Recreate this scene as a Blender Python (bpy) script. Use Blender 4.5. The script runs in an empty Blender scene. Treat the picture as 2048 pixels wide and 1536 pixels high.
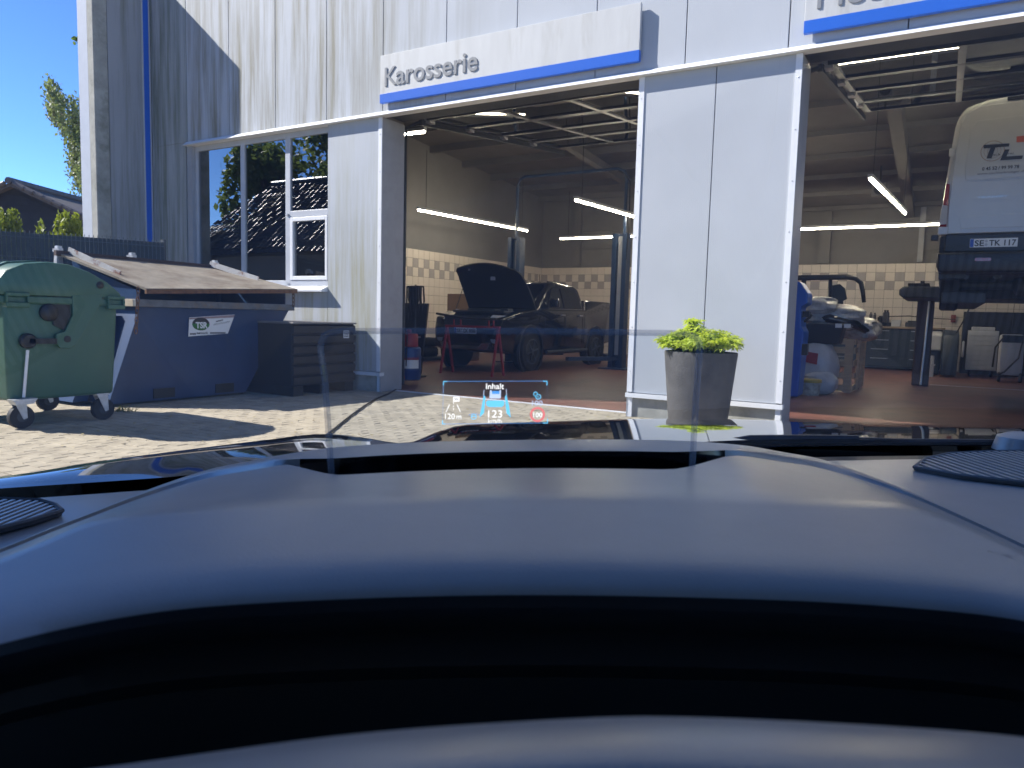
import bpy, bmesh, math, random
from mathutils import Vector, Matrix
random.seed(11)
S = bpy.context.scene
COL = S.collection

# ------------------------------------------------------------------ camera
F, PITCH, ROLL, YAW, DIST, HC = 1445.32, 0.0930187, 0.0261857, 0.5317322, 7.43533, 1.0587
def axes(yaw):
    fw = Vector((-math.sin(yaw)*math.cos(PITCH), math.cos(yaw)*math.cos(PITCH), -math.sin(PITCH)))
    rt = Vector((math.cos(yaw), math.sin(yaw), 0)); up = rt.cross(fw)
    r = rt*math.cos(ROLL)+up*math.sin(ROLL); u = r.cross(fw)
    return r, u, fw
CR, CU, CW = axes(YAW)
LR, LU, LW = axes(0.0)
EYE = Vector((0, -DIST, HC))
def ray(x, y): return CR*((x-1024)/F) - CU*((y-768)/F) + CW
def PY(x, y, Y=0.0):                       # photo pixel -> point on the plane Y
    d = ray(x, y); return EYE + d*((Y-EYE.y)/d.y)
def PX(x, y, X):
    d = ray(x, y); return EYE + d*((X-EYE.x)/d.x)
def PZ(x, y, Z=0.0):
    d = ray(x, y); return EYE + d*((Z-EYE.z)/d.z)
def CP(x, y, dist):                        # photo pixel -> point in the driver's car, dist metres ahead
    d = LR*((x-1024)/F) - LU*((y-768)/F) + LW
    return Vector((0, 0, HC)) + d*(dist/d.y)

cam = bpy.data.cameras.new('camera'); camo = bpy.data.objects.new('camera', cam); COL.objects.link(camo)
M = Matrix((CR, CU, -CW)).transposed().to_4x4(); M.translation = EYE; camo.matrix_world = M
cam.sensor_width = 36; cam.lens = F/2048*36; cam.clip_start = 0.01; cam.clip_end = 3000
cam.dof.use_dof = True; cam.dof.focus_distance = 1.1; cam.dof.aperture_fstop = cam.lens/1.1
S.camera = camo

# ------------------------------------------------------------------ light
SUN = Vector((-1, -.42, .85)).normalized()
EL = math.asin(SUN.z); AZ = math.atan2(SUN.x, SUN.y)
W = bpy.data.worlds.new('World'); S.world = W; W.use_nodes = True
nt = W.node_tree; bg = nt.nodes['Background']
sky = nt.nodes.new('ShaderNodeTexSky'); sky.sky_type = 'NISHITA'; sky.sun_disc = False
sky.sun_elevation = EL; sky.sun_rotation = AZ; sky.air_density = .6; sky.dust_density = 0.0; sky.ozone_density = 7.0
# deeper, more saturated blue over the whole dome (a clear northern summer sky)
v1 = nt.nodes.new('ShaderNodeVectorMath'); v1.operation = 'SCALE'; v1.inputs['Scale'].default_value = .15
gm_ = nt.nodes.new('ShaderNodeGamma'); gm_.inputs[1].default_value = 1.22
v2 = nt.nodes.new('ShaderNodeVectorMath'); v2.operation = 'SCALE'; v2.inputs['Scale'].default_value = 7.4
nt.links.new(sky.outputs[0], v1.inputs[0]); nt.links.new(v1.outputs[0], gm_.inputs[0]); nt.links.new(gm_.outputs[0], v2.inputs[0])
nt.links.new(v2.outputs[0], bg.inputs[0]); bg.inputs[1].default_value = .12
sl = bpy.data.lights.new('sun', 'SUN'); sl.energy = 4.2; sl.angle = math.radians(.53); sl.color = (1, .96, .90)
so = bpy.data.objects.new('sun', sl); COL.objects.link(so); so.rotation_euler = SUN.to_track_quat('Z', 'Y').to_euler(); so.location = (-20, -10, 20)
S.view_settings.view_transform = 'Standard'; S.view_settings.look = 'None'
S.view_settings.exposure = 1.14; S.view_settings.gamma = 1
S.cycles.max_bounces = 8; S.cycles.transparent_max_bounces = 16; S.cycles.diffuse_bounces = 4
S.cycles.caustics_reflective = False; S.cycles.caustics_refractive = False
S.cycles.sample_clamp_indirect = 6

# ------------------------------------------------------------------ materials
MATS = {}
def mat(name, col, rough=.5, metal=0.0, var=.12, vs=6.0, bump=0.0, bs=40.0, spec=.5, coat=0.0, stretch=None, col2=None, mask=(.45, .7)):
    if name in MATS: return MATS[name]
    m = bpy.data.materials.new(name); m.use_nodes = True; MATS[name] = m
    t = m.node_tree; N = t.nodes; L = t.links; b = N['Principled BSDF']
    b.inputs['Roughness'].default_value = rough; b.inputs['Metallic'].default_value = metal
    b.inputs['Specular IOR Level'].default_value = spec
    if coat: b.inputs['Coat Weight'].default_value = coat; b.inputs['Coat Roughness'].default_value = .03
    geo = N.new('ShaderNodeNewGeometry')
    mp = N.new('ShaderNodeMapping'); L.new(geo.outputs['Position'], mp.inputs[0])
    if stretch: mp.inputs['Scale'].default_value = stretch
    n = N.new('ShaderNodeTexNoise'); n.inputs['Scale'].default_value = vs; n.inputs['Detail'].default_value = 6; n.inputs['Roughness'].default_value = .65
    L.new(mp.outputs[0], n.inputs['Vector'])
    mr = N.new('ShaderNodeMapRange'); mr.inputs[1].default_value = .3; mr.inputs[2].default_value = .7
    mr.inputs[3].default_value = 1-var; mr.inputs[4].default_value = 1+var; L.new(n.outputs[0], mr.inputs[0])
    oi = N.new('ShaderNodeObjectInfo'); 
    mx = N.new('ShaderNodeMix'); mx.data_type = 'RGBA'; mx.blend_type = 'MULTIPLY'; mx.inputs[0].default_value = 1
    mx.inputs[6].default_value = (*col, 1); L.new(mr.outputs[0], mx.inputs[7]); out = mx.outputs[2]
    if col2 is not None:
        n2 = N.new('ShaderNodeTexNoise'); n2.inputs['Scale'].default_value = vs*.55; n2.inputs['Detail'].default_value = 9; n2.inputs['Roughness'].default_value = .7
        L.new(mp.outputs[0], n2.inputs['Vector'])
        m2 = N.new('ShaderNodeMapRange'); m2.inputs[1].default_value = mask[0]; m2.inputs[2].default_value = mask[1]; L.new(n2.outputs[0], m2.inputs[0])
        x2 = N.new('ShaderNodeMix'); x2.data_type = 'RGBA'; x2.inputs[7].default_value = (*col2, 1)
        L.new(m2.outputs[0], x2.inputs[0]); L.new(out, x2.inputs[6]); out = x2.outputs[2]
    L.new(out, b.inputs['Base Color'])
    if bump:
        n3 = N.new('ShaderNodeTexNoise'); n3.inputs['Scale'].default_value = bs; n3.inputs['Detail'].default_value = 4; L.new(geo.outputs['Position'], n3.inputs['Vector'])
        bp = N.new('ShaderNodeBump'); bp.inputs['Strength'].default_value = bump; bp.inputs['Distance'].default_value = .01
        L.new(n3.outputs[0], bp.inputs['Height']); L.new(bp.outputs[0], b.inputs['Normal'])
    return m
def emis(name, col, st):
    m = bpy.data.materials.new(name); m.use_nodes = True; t = m.node_tree; t.nodes.clear()
    e = t.nodes.new('ShaderNodeEmission'); e.inputs[0].default_value = (*col, 1); e.inputs[1].default_value = st
    o = t.nodes.new('ShaderNodeOutputMaterial'); t.links.new(e.outputs[0], o.inputs[0]); return m
def glass(name, tint, ior=1.5, gain=1.0, rough=0.0):
    m = bpy.data.materials.new(name); m.use_nodes = True; t = m.node_tree; t.nodes.clear(); N = t.nodes; L = t.links
    tr = N.new('ShaderNodeBsdfTransparent'); tr.inputs[0].default_value = (*tint, 1)
    gl = N.new('ShaderNodeBsdfGlossy'); gl.inputs['Roughness'].default_value = rough
    fr = N.new('ShaderNodeFresnel'); fr.inputs[0].default_value = ior
    mu = N.new('ShaderNodeMath'); mu.operation = 'MULTIPLY'; mu.inputs[1].default_value = gain; mu.use_clamp = True
    mi = N.new('ShaderNodeMixShader'); o = N.new('ShaderNodeOutputMaterial')
    L.new(fr.outputs[0], mu.inputs[0]); L.new(mu.outputs[0], mi.inputs[0]); L.new(tr.outputs[0], mi.inputs[1]); L.new(gl.outputs[0], mi.inputs[2]); L.new(mi.outputs[0], o.inputs[0])
    return m

# ------------------------------------------------------------------ mesh helpers
def link(o, parent=None):
    COL.objects.link(o)
    if parent is not None:
        o.parent = parent
    return o
class MB:
    def __init__(s): s.v = []; s.f = []; s.mi = []; s.cur = 0
    def add(s, vs, fs):
        k = len(s.v); s.v += [tuple(p) for p in vs]; s.f += [tuple(i+k for i in q) for q in fs]; s.mi += [s.cur]*len(fs); return s
    def box(s, x0, x1, y0, y1, z0, z1):
        x0, x1 = sorted((x0, x1)); y0, y1 = sorted((y0, y1)); z0, z1 = sorted((z0, z1))
        return s.add([(x0,y0,z0),(x1,y0,z0),(x1,y1,z0),(x0,y1,z0),(x0,y0,z1),(x1,y0,z1),(x1,y1,z1),(x0,y1,z1)],
                     [(3,2,1,0),(4,5,6,7),(0,1,5,4),(1,2,6,5),(2,3,7,6),(3,0,4,7)])
    def bar(s, a, b, w, h=None, up=(0,0,1)):
        a = Vector(a); b = Vector(b); h = h or w; d = (b-a).normalized(); u = Vector(up)
        if abs(d.dot(u)) > .98: u = Vector((0,1,0))
        r = d.cross(u).normalized(); u = r.cross(d); vs = []
        for p in (a, b):
            for i, j in ((-1,-1),(1,-1),(1,1),(-1,1)): vs.append(p+r*(i*w/2)+u*(j*h/2))
        return s.add(vs, [(3,2,1,0),(4,5,6,7),(0,1,5,4),(1,2,6,5),(2,3,7,6),(3,0,4,7)])
    def tube(s, pts, r, n=8, cap=True):
        pts = [Vector(p) for p in pts]; rs = r if isinstance(r, (list, tuple)) else [r]*len(pts); vs = []; ref = Vector((.13,.31,.94)).normalized()
        for i, p in enumerate(pts):
            d = (pts[min(i+1, len(pts)-1)]-pts[max(i-1, 0)]).normalized()
            a = d.cross(ref)
            if a.length < .05: a = d.cross(Vector((1,0,0)))
            a.normalize(); b = d.cross(a)
            for k in range(n):
                t = 2*math.pi*k/n; vs.append(p+(a*math.cos(t)+b*math.sin(t))*rs[i])
        fs = [(i*n+k, i*n+(k+1) % n, (i+1)*n+(k+1) % n, (i+1)*n+k) for i in range(len(pts)-1) for k in range(n)]
        if cap: fs += [tuple(range(n-1, -1, -1)), tuple((len(pts)-1)*n+k for k in range(n))]
        return s.add(vs, fs)
    def lathe(s, prof, c=(0,0,0), axis='z', n=24):
        vs = []; c = Vector(c)
        for r, h in prof:
            for k in range(n):
                t = 2*math.pi*k/n; a, b = r*math.cos(t), r*math.sin(t)
                vs.append(c+Vector({'z': (a,b,h), 'x': (h,a,b), 'y': (b,h,a)}[axis]))
        m = len(prof)
        fs = [(i*n+k, i*n+(k+1) % n, (i+1)*n+(k+1) % n, (i+1)*n+k) for i in range(m-1) for k in range(n)]
        fs += [tuple(range(n-1, -1, -1)), tuple((m-1)*n+k for k in range(n))]
        return s.add(vs, fs)
    def prism(s, poly, a0, a1, axis='x', scale1=None):
        # poly: list of (p, q) in the plane across `axis`
        def P(p, q, a): return {'x': (a,p,q), 'y': (p,a,q), 'z': (p,q,a)}[axis]
        n = len(poly); vs = [P(p, q, a0) for p, q in poly]+[P(p, q, a1) for p, q in poly]
        fs = [tuple(range(n))[::-1], tuple(range(n, 2*n))]+[(i, (i+1) % n, n+(i+1) % n, n+i) for i in range(n)]
        return s.add(vs, fs)
    def quad(s, a, b, c, d): return s.add([a, b, c, d], [(0,1,2,3)])
    def build(s, name, mats, parent=None, bevel=0.0, smooth=False, seg=2, angle=30, org=None, subsurf=0):
        me = bpy.data.meshes.new(name); 
        off = Vector(org) if org is not None else Vector((0,0,0))
        me.from_pydata([tuple(Vector(p)-off) for p in s.v], [], s.f)
        mats = mats if isinstance(mats, (list, tuple)) else [mats]
        for m in mats: me.materials.append(m)
        if len(mats) > 1: me.polygons.foreach_set('material_index', s.mi)
        bm = bmesh.new(); bm.from_mesh(me); bmesh.ops.recalc_face_normals(bm, faces=bm.faces)
        if bevel:
            ed = [e for e in bm.edges if len(e.link_faces) == 2 and e.calc_face_angle(0) > math.radians(angle)]
            bmesh.ops.bevel(bm, geom=ed, offset=bevel, segments=seg, affect='EDGES', profile=.5, clamp_overlap=True)
        if smooth:
            for fc in bm.faces: fc.smooth = True
            for e in bm.edges:
                if len(e.link_faces) == 2 and e.calc_face_angle(0) > math.radians(42): e.smooth = False
        bm.to_mesh(me); bm.free()
        o = bpy.data.objects.new(name, me); link(o, parent)
        if org is not None: o.location = off
        if subsurf:
            md = o.modifiers.new('sub', 'SUBSURF'); md.levels = subsurf; md.render_levels = subsurf
        return o
def tag(o, label=None, cat=None, group=None, kind=None):
    if label: o['label'] = label
    if cat: o['category'] = cat
    if group: o['group'] = group
    if kind: o['kind'] = kind
    return o
def thing(name, label, cat, loc=(0,0,0), rz=0.0, group=None):
    o = bpy.data.objects.new(name, None); COL.objects.link(o); o.empty_display_size = .1
    o.location = loc; o.rotation_euler = (0, 0, rz); return tag(o, label, cat, group)
def sub(o, v):                              # world -> local offset for unrotated things
    return Vector(v)-o.location
FONT = None
def textmesh(txt, size, depth=0.0, bold=0.0, align='LEFT', shear=0.0, space=1.0):
    cu = bpy.data.curves.new('t', 'FONT'); cu.body = txt; cu.size = size; cu.extrude = depth; cu.offset = bold; cu.align_x = align; cu.shear = shear; cu.space_character = space; cu.resolution_u = 3
    o = bpy.data.objects.new('t', cu); COL.objects.link(o)
    bpy.context.view_layer.update()
    me = bpy.data.meshes.new_from_object(o.evaluated_get(bpy.context.evaluated_depsgraph_get()))
    bpy.data.objects.remove(o); bpy.data.curves.remove(cu); return me
def place_text(name, txt, size, M4, m, parent, depth=.001, bold=0.0, width=None, height=None, align='LEFT', shear=0.0, space=1.0):
    """text in the plane (x right, y up) of the matrix M4, optionally scaled to a width"""
    me = textmesh(txt, size, depth, bold, align, shear, space)
    xs = [v.co.x for v in me.vertices]; ys = [v.co.y for v in me.vertices]
    kx = width/(max(xs)-min(xs)) if width else 1.0; ky = height/(max(ys)-min(ys)) if height else (kx if width else 1)
    x0 = min(xs) if align == 'LEFT' else 0
    for v in me.vertices: v.co = M4 @ Vector(((v.co.x-x0)*kx, v.co.y*ky, v.co.z))
    me.materials.clear(); me.materials.append(m); me.name = name
    o = bpy.data.objects.new(name, me); link(o, parent); return o
def frame(origin, xdir, ydir):
    x = Vector(xdir).normalized(); y = Vector(ydir).normalized(); z = x.cross(y)
    m = Matrix((x, y, z)).transposed().to_4x4(); m.translation = Vector(origin); return m
def lerp_curve(pts, x):
    if x <= pts[0][0]: i = 0
    elif x >= pts[-1][0]: i = len(pts)-2
    else: i = max(k for k in range(len(pts)-1) if pts[k][0] <= x)
    (x0, y0), (x1, y1) = pts[i], pts[i+1]
    return y0+(y1-y0)*(x-x0)/(x1-x0)
def smooth_curve(pts, x):
    n = len(pts)
    if x <= pts[0][0] or x >= pts[-1][0]: return lerp_curve(pts, x)
    i = max(k for k in range(n-1) if pts[k][0] <= x)
    def sl(k):
        a, b = max(k-1, 0), min(k+1, n-1); return (pts[b][1]-pts[a][1])/(pts[b][0]-pts[a][0])
    (x0, y0), (x1, y1) = pts[i], pts[i+1]; h = x1-x0; t = (x-x0)/h
    return (2*t**3-3*t*t+1)*y0+(t**3-2*t*t+t)*h*sl(i)+(-2*t**3+3*t*t)*y1+(t**3-t*t)*h*sl(i+1)
def woff(o):
    v = Vector((0,0,0))
    while o is not None: v += o.location; o = o.parent
    return v
_build = MB.build
def _b(s, name, mats, parent=None, w=False, **k):
    if w and parent is not None:
        d = woff(parent); s.v = [tuple(Vector(p)-d) for p in s.v]
    return _build(s, name, mats, parent, **k)
MB.build = _b
def frame_w(parent, origin, xd, yd): return frame(Vector(origin)-woff(parent), xd, yd)
def inst(o, name, parent, loc, rot=None, scale=None):     # another object on the same mesh
    c = bpy.data.objects.new(name, o.data); link(c, parent); c.location = loc
    if rot is not None: c.rotation_euler = rot
    if scale is not None: c.scale = scale
    return c

# ------------------------------------------------------------------ shared materials
def streak_mat(name, base, dirt, x0, x1, lo, hi, rough=.62, amt=.8, ribs=True, z0=None, z1=None, sc=1.0):
    m = bpy.data.materials.new(name); m.use_nodes = True; t = m.node_tree; N = t.nodes; L = t.links; b = N['Principled BSDF']
    b.inputs['Roughness'].default_value = rough; b.inputs['Specular IOR Level'].default_value = .25
    g = N.new('ShaderNodeNewGeometry'); sp = N.new('ShaderNodeSeparateXYZ'); L.new(g.outputs['Position'], sp.inputs[0])
    mp = N.new('ShaderNodeMapping'); mp.inputs['Scale'].default_value = (7*sc, 7*sc, .35*sc); L.new(g.outputs['Position'], mp.inputs[0])
    n = N.new('ShaderNodeTexNoise'); n.inputs['Scale'].default_value = 1.6; n.inputs['Detail'].default_value = 9; n.inputs['Roughness'].default_value = .68; L.new(mp.outputs[0], n.inputs['Vector'])
    r = N.new('ShaderNodeMapRange'); r.inputs[1].default_value = lo; r.inputs[2].default_value = hi; L.new(n.outputs[0], r.inputs[0])
    gx = N.new('ShaderNodeMapRange'); gx.inputs[1].default_value = x0; gx.inputs[2].default_value = x1; L.new(sp.outputs[0], gx.inputs[0])
    mu = N.new('ShaderNodeMath'); mu.operation = 'MULTIPLY'; L.new(r.outputs[0], mu.inputs[0]); L.new(gx.outputs[0], mu.inputs[1])
    last = mu
    if z0 is not None:
        gz = N.new('ShaderNodeMapRange'); gz.inputs[1].default_value = z0; gz.inputs[2].default_value = z1; gz.inputs[3].default_value = 1; gz.inputs[4].default_value = .15; L.new(sp.outputs[2], gz.inputs[0])
        m3 = N.new('ShaderNodeMath'); m3.operation = 'MULTIPLY'; L.new(mu.outputs[0], m3.inputs[0]); L.new(gz.outputs[0], m3.inputs[1]); last = m3
    m2 = N.new('ShaderNodeMath'); m2.operation = 'MULTIPLY'; m2.inputs[1].default_value = amt; L.new(last.outputs[0], m2.inputs[0])
    n4 = N.new('ShaderNodeTexNoise'); n4.inputs['Scale'].default_value = 1.1; n4.inputs['Detail'].default_value = 5; L.new(g.outputs['Position'], n4.inputs['Vector'])
    v4 = N.new('ShaderNodeMapRange'); v4.inputs[1].default_value = .3; v4.inputs[2].default_value = .7; v4.inputs[3].default_value = .94; v4.inputs[4].default_value = 1.05; L.new(n4.outputs[0], v4.inputs[0])
    bx = N.new('ShaderNodeMix'); bx.data_type = 'RGBA'; bx.blend_type = 'MULTIPLY'; bx.inputs[0].default_value = 1; bx.inputs[6].default_value = (*base, 1); L.new(v4.outputs[0], bx.inputs[7])
    x = N.new('ShaderNodeMix'); x.data_type = 'RGBA'; L.new(bx.outputs[2], x.inputs[6]); x.inputs[7].default_value = (*dirt, 1)
    L.new(m2.outputs[0], x.inputs[0]); L.new(x.outputs[2], b.inputs['Base Color'])
    if ribs:
        wv = N.new('ShaderNodeTexWave'); wv.bands_direction = 'X'; wv.inputs['Scale'].default_value = 14; L.new(g.outputs['Position'], wv.inputs['Vector'])
        bp = N.new('ShaderNodeBump'); bp.inputs['Strength'].default_value = .10; bp.inputs['Distance'].default_value = .004; L.new(wv.outputs[0], bp.inputs['Height']); L.new(bp.outputs[0], b.inputs['Normal'])
    return m
M_PANEL = streak_mat('panel_steel', (.475, .50, .535), (.23, .215, .155), -4.5, -7.5, .42, .64, amt=.95, z0=4.8, z1=8.0, sc=.62)
M_PANEL_LOW = streak_mat('panel_steel_low', (.475, .50, .535), (.31, .29, .15), -5.5, -6.6, .43, .66, amt=.75, z0=1.6, z1=3.8, sc=.75)
M_PANEL_GREEN = streak_mat('panel_weathered', (.46, .48, .50), (.12, .145, .085), -9.0, -11.2, .36, .62, amt=.85, sc=.7)
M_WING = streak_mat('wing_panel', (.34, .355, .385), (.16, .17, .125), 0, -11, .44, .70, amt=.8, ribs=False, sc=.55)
M_CONC = mat('concrete', (.36, .36, .33), .85, var=.22, vs=4, bump=.3, bs=60, col2=(.20, .21, .17), mask=(.52, .7))
M_TRIM = mat('white_trim', (.80, .81, .83), .4, var=.04)
M_TRIM2 = mat('grey_trim', (.50, .52, .56), .4, var=.05)
M_REVEAL = mat('reveal_steel', (.36, .375, .40), .5, var=.08)
M_BLUE = mat('sign_blue', (.025, .135, .60), .35, var=.03)
M_DARKG = mat('dark_grey', (.045, .05, .055), .6, var=.2)
M_BLACK = mat('black_plastic', (.012, .013, .015), .45, var=.2)
M_PLASTER = mat('plaster', (.21, .205, .20), .9, var=.07, vs=1.5, bump=.15, bs=25)
M_CEIL = mat('ceiling_board', (.19, .185, .18), .9, var=.10, vs=2)
M_TILE = mat('tile_cream', (.72, .65, .57), .28, var=.05, vs=2)
M_TILEG = mat('tile_grey', (.38, .35, .335), .3, var=.06, vs=2)
M_GROUT = mat('grout', (.24, .22, .20), .9)
M_STEEL = mat('steel', (.55, .56, .58), .35, .9, var=.1)
M_GALV = mat('galvanised', (.55, .57, .60), .45, .6, var=.2, vs=30)
M_RUST = mat('rust', (.17, .085, .045), .85, var=.4, vs=20)
M_RUBBER = mat('rubber', (.016, .016, .017), .75, var=.2)
M_RED = mat('red_paint', (.33, .02, .03), .4, var=.12)
M_LAMP = emis('lamp_tube', (1, .88, .66), 37)
M_WHITEP = mat('white_paint', (.62, .63, .63), .3, var=.03)
M_WOOD = mat('pine_wood', (.52, .38, .23), .75, var=.18, vs=3, stretch=(1, 1, 8))
M_GLASSW = glass('window_glass', (.62, .66, .66), 1.6, 4.2)
M_GLASSD = glass('door_glass', (.75, .76, .74), 1.45, 1.2)

# ------------------------------------------------------------------ ground
gm = mat('yard_sand', (.27, .23, .17), .95, var=.25, vs=2, bump=.4, bs=80)
gb = MB(); gb.quad((-1500,-1500,-.010), (1500,-1500,-.010), (1500,1500,-.010), (-1500,1500,-.010))
ground = tag(gb.build('ground', gm), kind='structure')
M_PAVER = mat('paver', (.42, .365, .27), .9, var=.20, vs=5.5, bump=.25, bs=120, col2=(.20, .17, .125), mask=(.47, .80))
PW, PH = .2, .1
def paver_geo(mb, x, y, dz=0.0):
    a, b, e = PW/2-.003, PH/2-.003, .004; z = dz
    vs = [(x-a,y-b,-.05),(x+a,y-b,-.05),(x+a,y+b,-.05),(x-a,y+b,-.05),(x-a,y-b,z-.003),(x+a,y-b,z-.003),(x+a,y+b,z-.003),(x-a,y+b,z-.003),
          (x-a+e,y-b+e,z),(x+a-e,y-b+e,z),(x+a-e,y+b-e,z),(x-a+e,y+b-e,z)]
    fs = [(0,1,5,4),(1,2,6,5),(2,3,7,6),(3,0,4,7),(4,5,9,8),(5,6,10,9),(6,7,11,10),(7,4,8,11),(8,9,10,11)]
    mb.add(vs, fs)
one = MB(); paver_geo(one, 0, 0)
pav = tag(thing('yard_pavement', None, None), kind='structure')
pm = one.build('paver', M_PAVER, pav); first = True
cells = []
ry = 0
y = -9.5
while y < .27:
    for i in range(-70, 25):
        x = i*PW+(PW/2 if ry % 2 else 0)
        cells.append((x, y+PH/2))
    y += PH; ry += 1
def vis(c):                                   # shows in the photo: between bins and bonnet
    p = Vector((c[0], c[1], 0))-EYE; dz = p.dot(CW)
    if dz < .5: return None
    px, py = 1024+F*p.dot(CR)/dz, 768-F*p.dot(CU)/dz
    lim = lerp_curve([(0,955),(330,905),(540,880),(640,868),(800,886),(910,850),(1260,838)], px)
    return dz if (0 < px < 1255 and py < lim and py > 786 and c[0] > -6.5) else None
seen = sorted([(vis(c), c) for c in cells if vis(c)], key=lambda t: t[0])
near = set(c for _, c in seen[:300]); rest = MB()
for c in cells:
    dz = random.uniform(-.0018, .0015)
    if c in near:
        if first: pm.location = (*c, dz); first = False
        else: inst(pm, 'paver', pav, (*c, dz), (random.uniform(-.006,.006), random.uniform(-.005,.005), random.uniform(-.01,.01)))
    else: paver_geo(rest, *c, dz)
tag(rest.build('paver_field', M_PAVER, pav), kind='stuff')
fl = mat('workshop_floor_tile', (.17, .068, .048), .45, var=.22, vs=3, col2=(.085, .05, .042), mask=(.5, .72))
fb = MB(); fb.box(-11.2, 6, .28, 13.3, -.1, .004)
floor = tag(fb.build('workshop_floor', fl), kind='structure')
eb = MB(); eb.box(-6.43, -2.9, .265, .30, -.05, .010); eb.build('edge_strip', M_TRIM, floor)
eb = MB(); eb.box(-1.29, 2.4, .265, .30, -.05, .010); eb.build('edge_strip', M_TRIM, floor)
eb = MB(); eb.box(-.1, 3.0, 7.95, 8.03, .0045, .008); eb.build('floor_marking', M_TRIM2, floor)

# ------------------------------------------------------------------ building
bld = thing('workshop_building', 'grey steel-panelled garage workshop with two open bays and a projecting end wall', 'building')
XJ = -10.4294                                   # first panel joint, then one metre each
WL, WR, JL, PL, PR, R2 = -10.45, -7.40, -6.43, -2.91, -1.29, 2.4
ZS, ZT = 3.60, 3.665
def wallbox(name, x0, x1, y0, y1, z0, z1, m, parent=bld, **k):
    b = MB(); b.box(x0, x1, y0, y1, z0, z1); return b.build(name, m, parent, **k)
# core behind the sheets
wallbox('wall_core', -11.33, 4, .07, .40, ZT, 7.6, M_DARKG)
wallbox('wall_core', -11.33, WL, .07, .40, .0, ZT, M_PLASTER)
wallbox('wall_core', WL, WR, .07, .40, .0, 1.40, M_PLASTER)
wallbox('wall_core', WR, JL-.012, .07, .44, .0, ZT, M_PLASTER)
wallbox('wall_core', PL+.012, PR-.012, .07, .44, .0, ZT, M_PLASTER)
wallbox('wall_core', R2+.012, 4, .07, .44, .0, ZT, M_PLASTER)
for x0, x1 in ((JL, PL), (PR, R2)): wallbox('door_lintel', x0, x1, .10, .42, ZS+.03, 4.0, M_DARKG)
# upper facade sheets
xs = [-11.335]+[XJ+k for k in range(15)]
for i in range(len(xs)-1):
    m = M_PANEL_GREEN if i == 0 else M_PANEL
    wallbox('facade_panel', xs[i]+.005, xs[i+1]-.005, 0, .068, ZT, 7.6, m, bevel=.003)
wallbox('facade_panel', -11.335, WL-.03, 0.001, .068, .27, ZT-.004, M_PANEL_GREEN)
for k in range(3): wallbox('facade_panel', WL+k*1.017+.004, WL+(k+1)*1.017-.004, .002, .068, .27, 1.33, M_PANEL_LOW)
wallbox('facade_panel', WR+.005, JL-.062, 0, .068, .27, ZS-.002, M_PANEL_LOW)
wallbox('facade_panel', PL+.062, -2.105, 0, .068, .27, ZS-.002, M_PANEL)
wallbox('facade_panel', -2.095, PR-.062, 0, .068, .27, ZS-.002, M_PANEL)
wallbox('facade_panel', R2+.06, 4, 0, .068, .27, ZS-.002, M_PANEL)
# long drip strip, corner trims, plinth
b = MB(); b.prism([(-.085, ZS), (.06, ZS), (.06, ZT-.003), (-.012, ZT-.003)], WL, 4, 'x'); b.build('drip_strip', M_TRIM, bld)
for x0, x1, rx in ((JL-.06, JL, JL), (PL, PL+.06, PL), (PR-.06, PR, PR), (R2, R2+.06, R2)):
    wallbox('corner_trim', x0, x1, -.010, .0, .275, ZS-.003, M_TRIM)
    inner = rx in (JL, PR)
    if inner: wallbox('door_reveal', rx-.01, rx+.002, 0.001, .45, .0, ZS-.003, M_REVEAL)
    else: wallbox('door_reveal', rx-.002, rx+.01, 0.001, .45, .0, ZS-.003, M_REVEAL)
    sc = MB(); sc.lathe([(.003, -.005), (.007, -.003), (.007, .002)], (0, 0, 0), 'y', 8); s0 = sc.build('screw', M_GALV, bld); s0.location = ((x0+x1)/2, -.010, .5)
    for k in range(1, 7): inst(s0, 'screw', bld, ((x0+x1)/2, -.010, .5+k*.48))
for x0, x1 in ((-11.33, JL), (PL, PR), (R2, 4)):
    wallbox('plinth', x0+.02, x1-.02, .03, .069, 0, .215, M_CONC)
    wallbox('plinth_ledge', x0-.01, x1+.01, -.025, .066, .216, .262, M_TRIM)
for x in (PL, PR-.06, JL-.06): wallbox('plinth_corner', x, x+.06, .004, .029, 0, .2155, M_TRIM)
# the projecting end wall (left)
YE = -.92
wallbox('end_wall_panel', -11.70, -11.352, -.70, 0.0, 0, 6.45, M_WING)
wallbox('end_wall_post', -11.52, -11.345, YE, -.702, 0, 6.45, M_CONC, bevel=.02)
wallbox('end_wall_trim', -11.86, -11.60, YE+.05, -.55, 0, 6.45, M_TRIM2)
wallbox('end_wall_trim', -11.585, -11.53, YE+.06, -.70, 0, 6.45, M_TRIM2)
wallbox('blue_stripe', -11.351, -11.335, -.125, -.035, 1.2, 7.0, M_BLUE)
wallbox('stripe_edge', -11.351, -11.331, -.148, -.128, 1.2, 7.0, M_TRIM2)
wallbox('stripe_edge', -11.351, -11.331, -.032, -.012, 1.2, 7.0, M_TRIM2)
wallbox('gable_wall', -11.70, -11.36, .002, 13.6, 0, 6.45, M_CONC)
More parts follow.
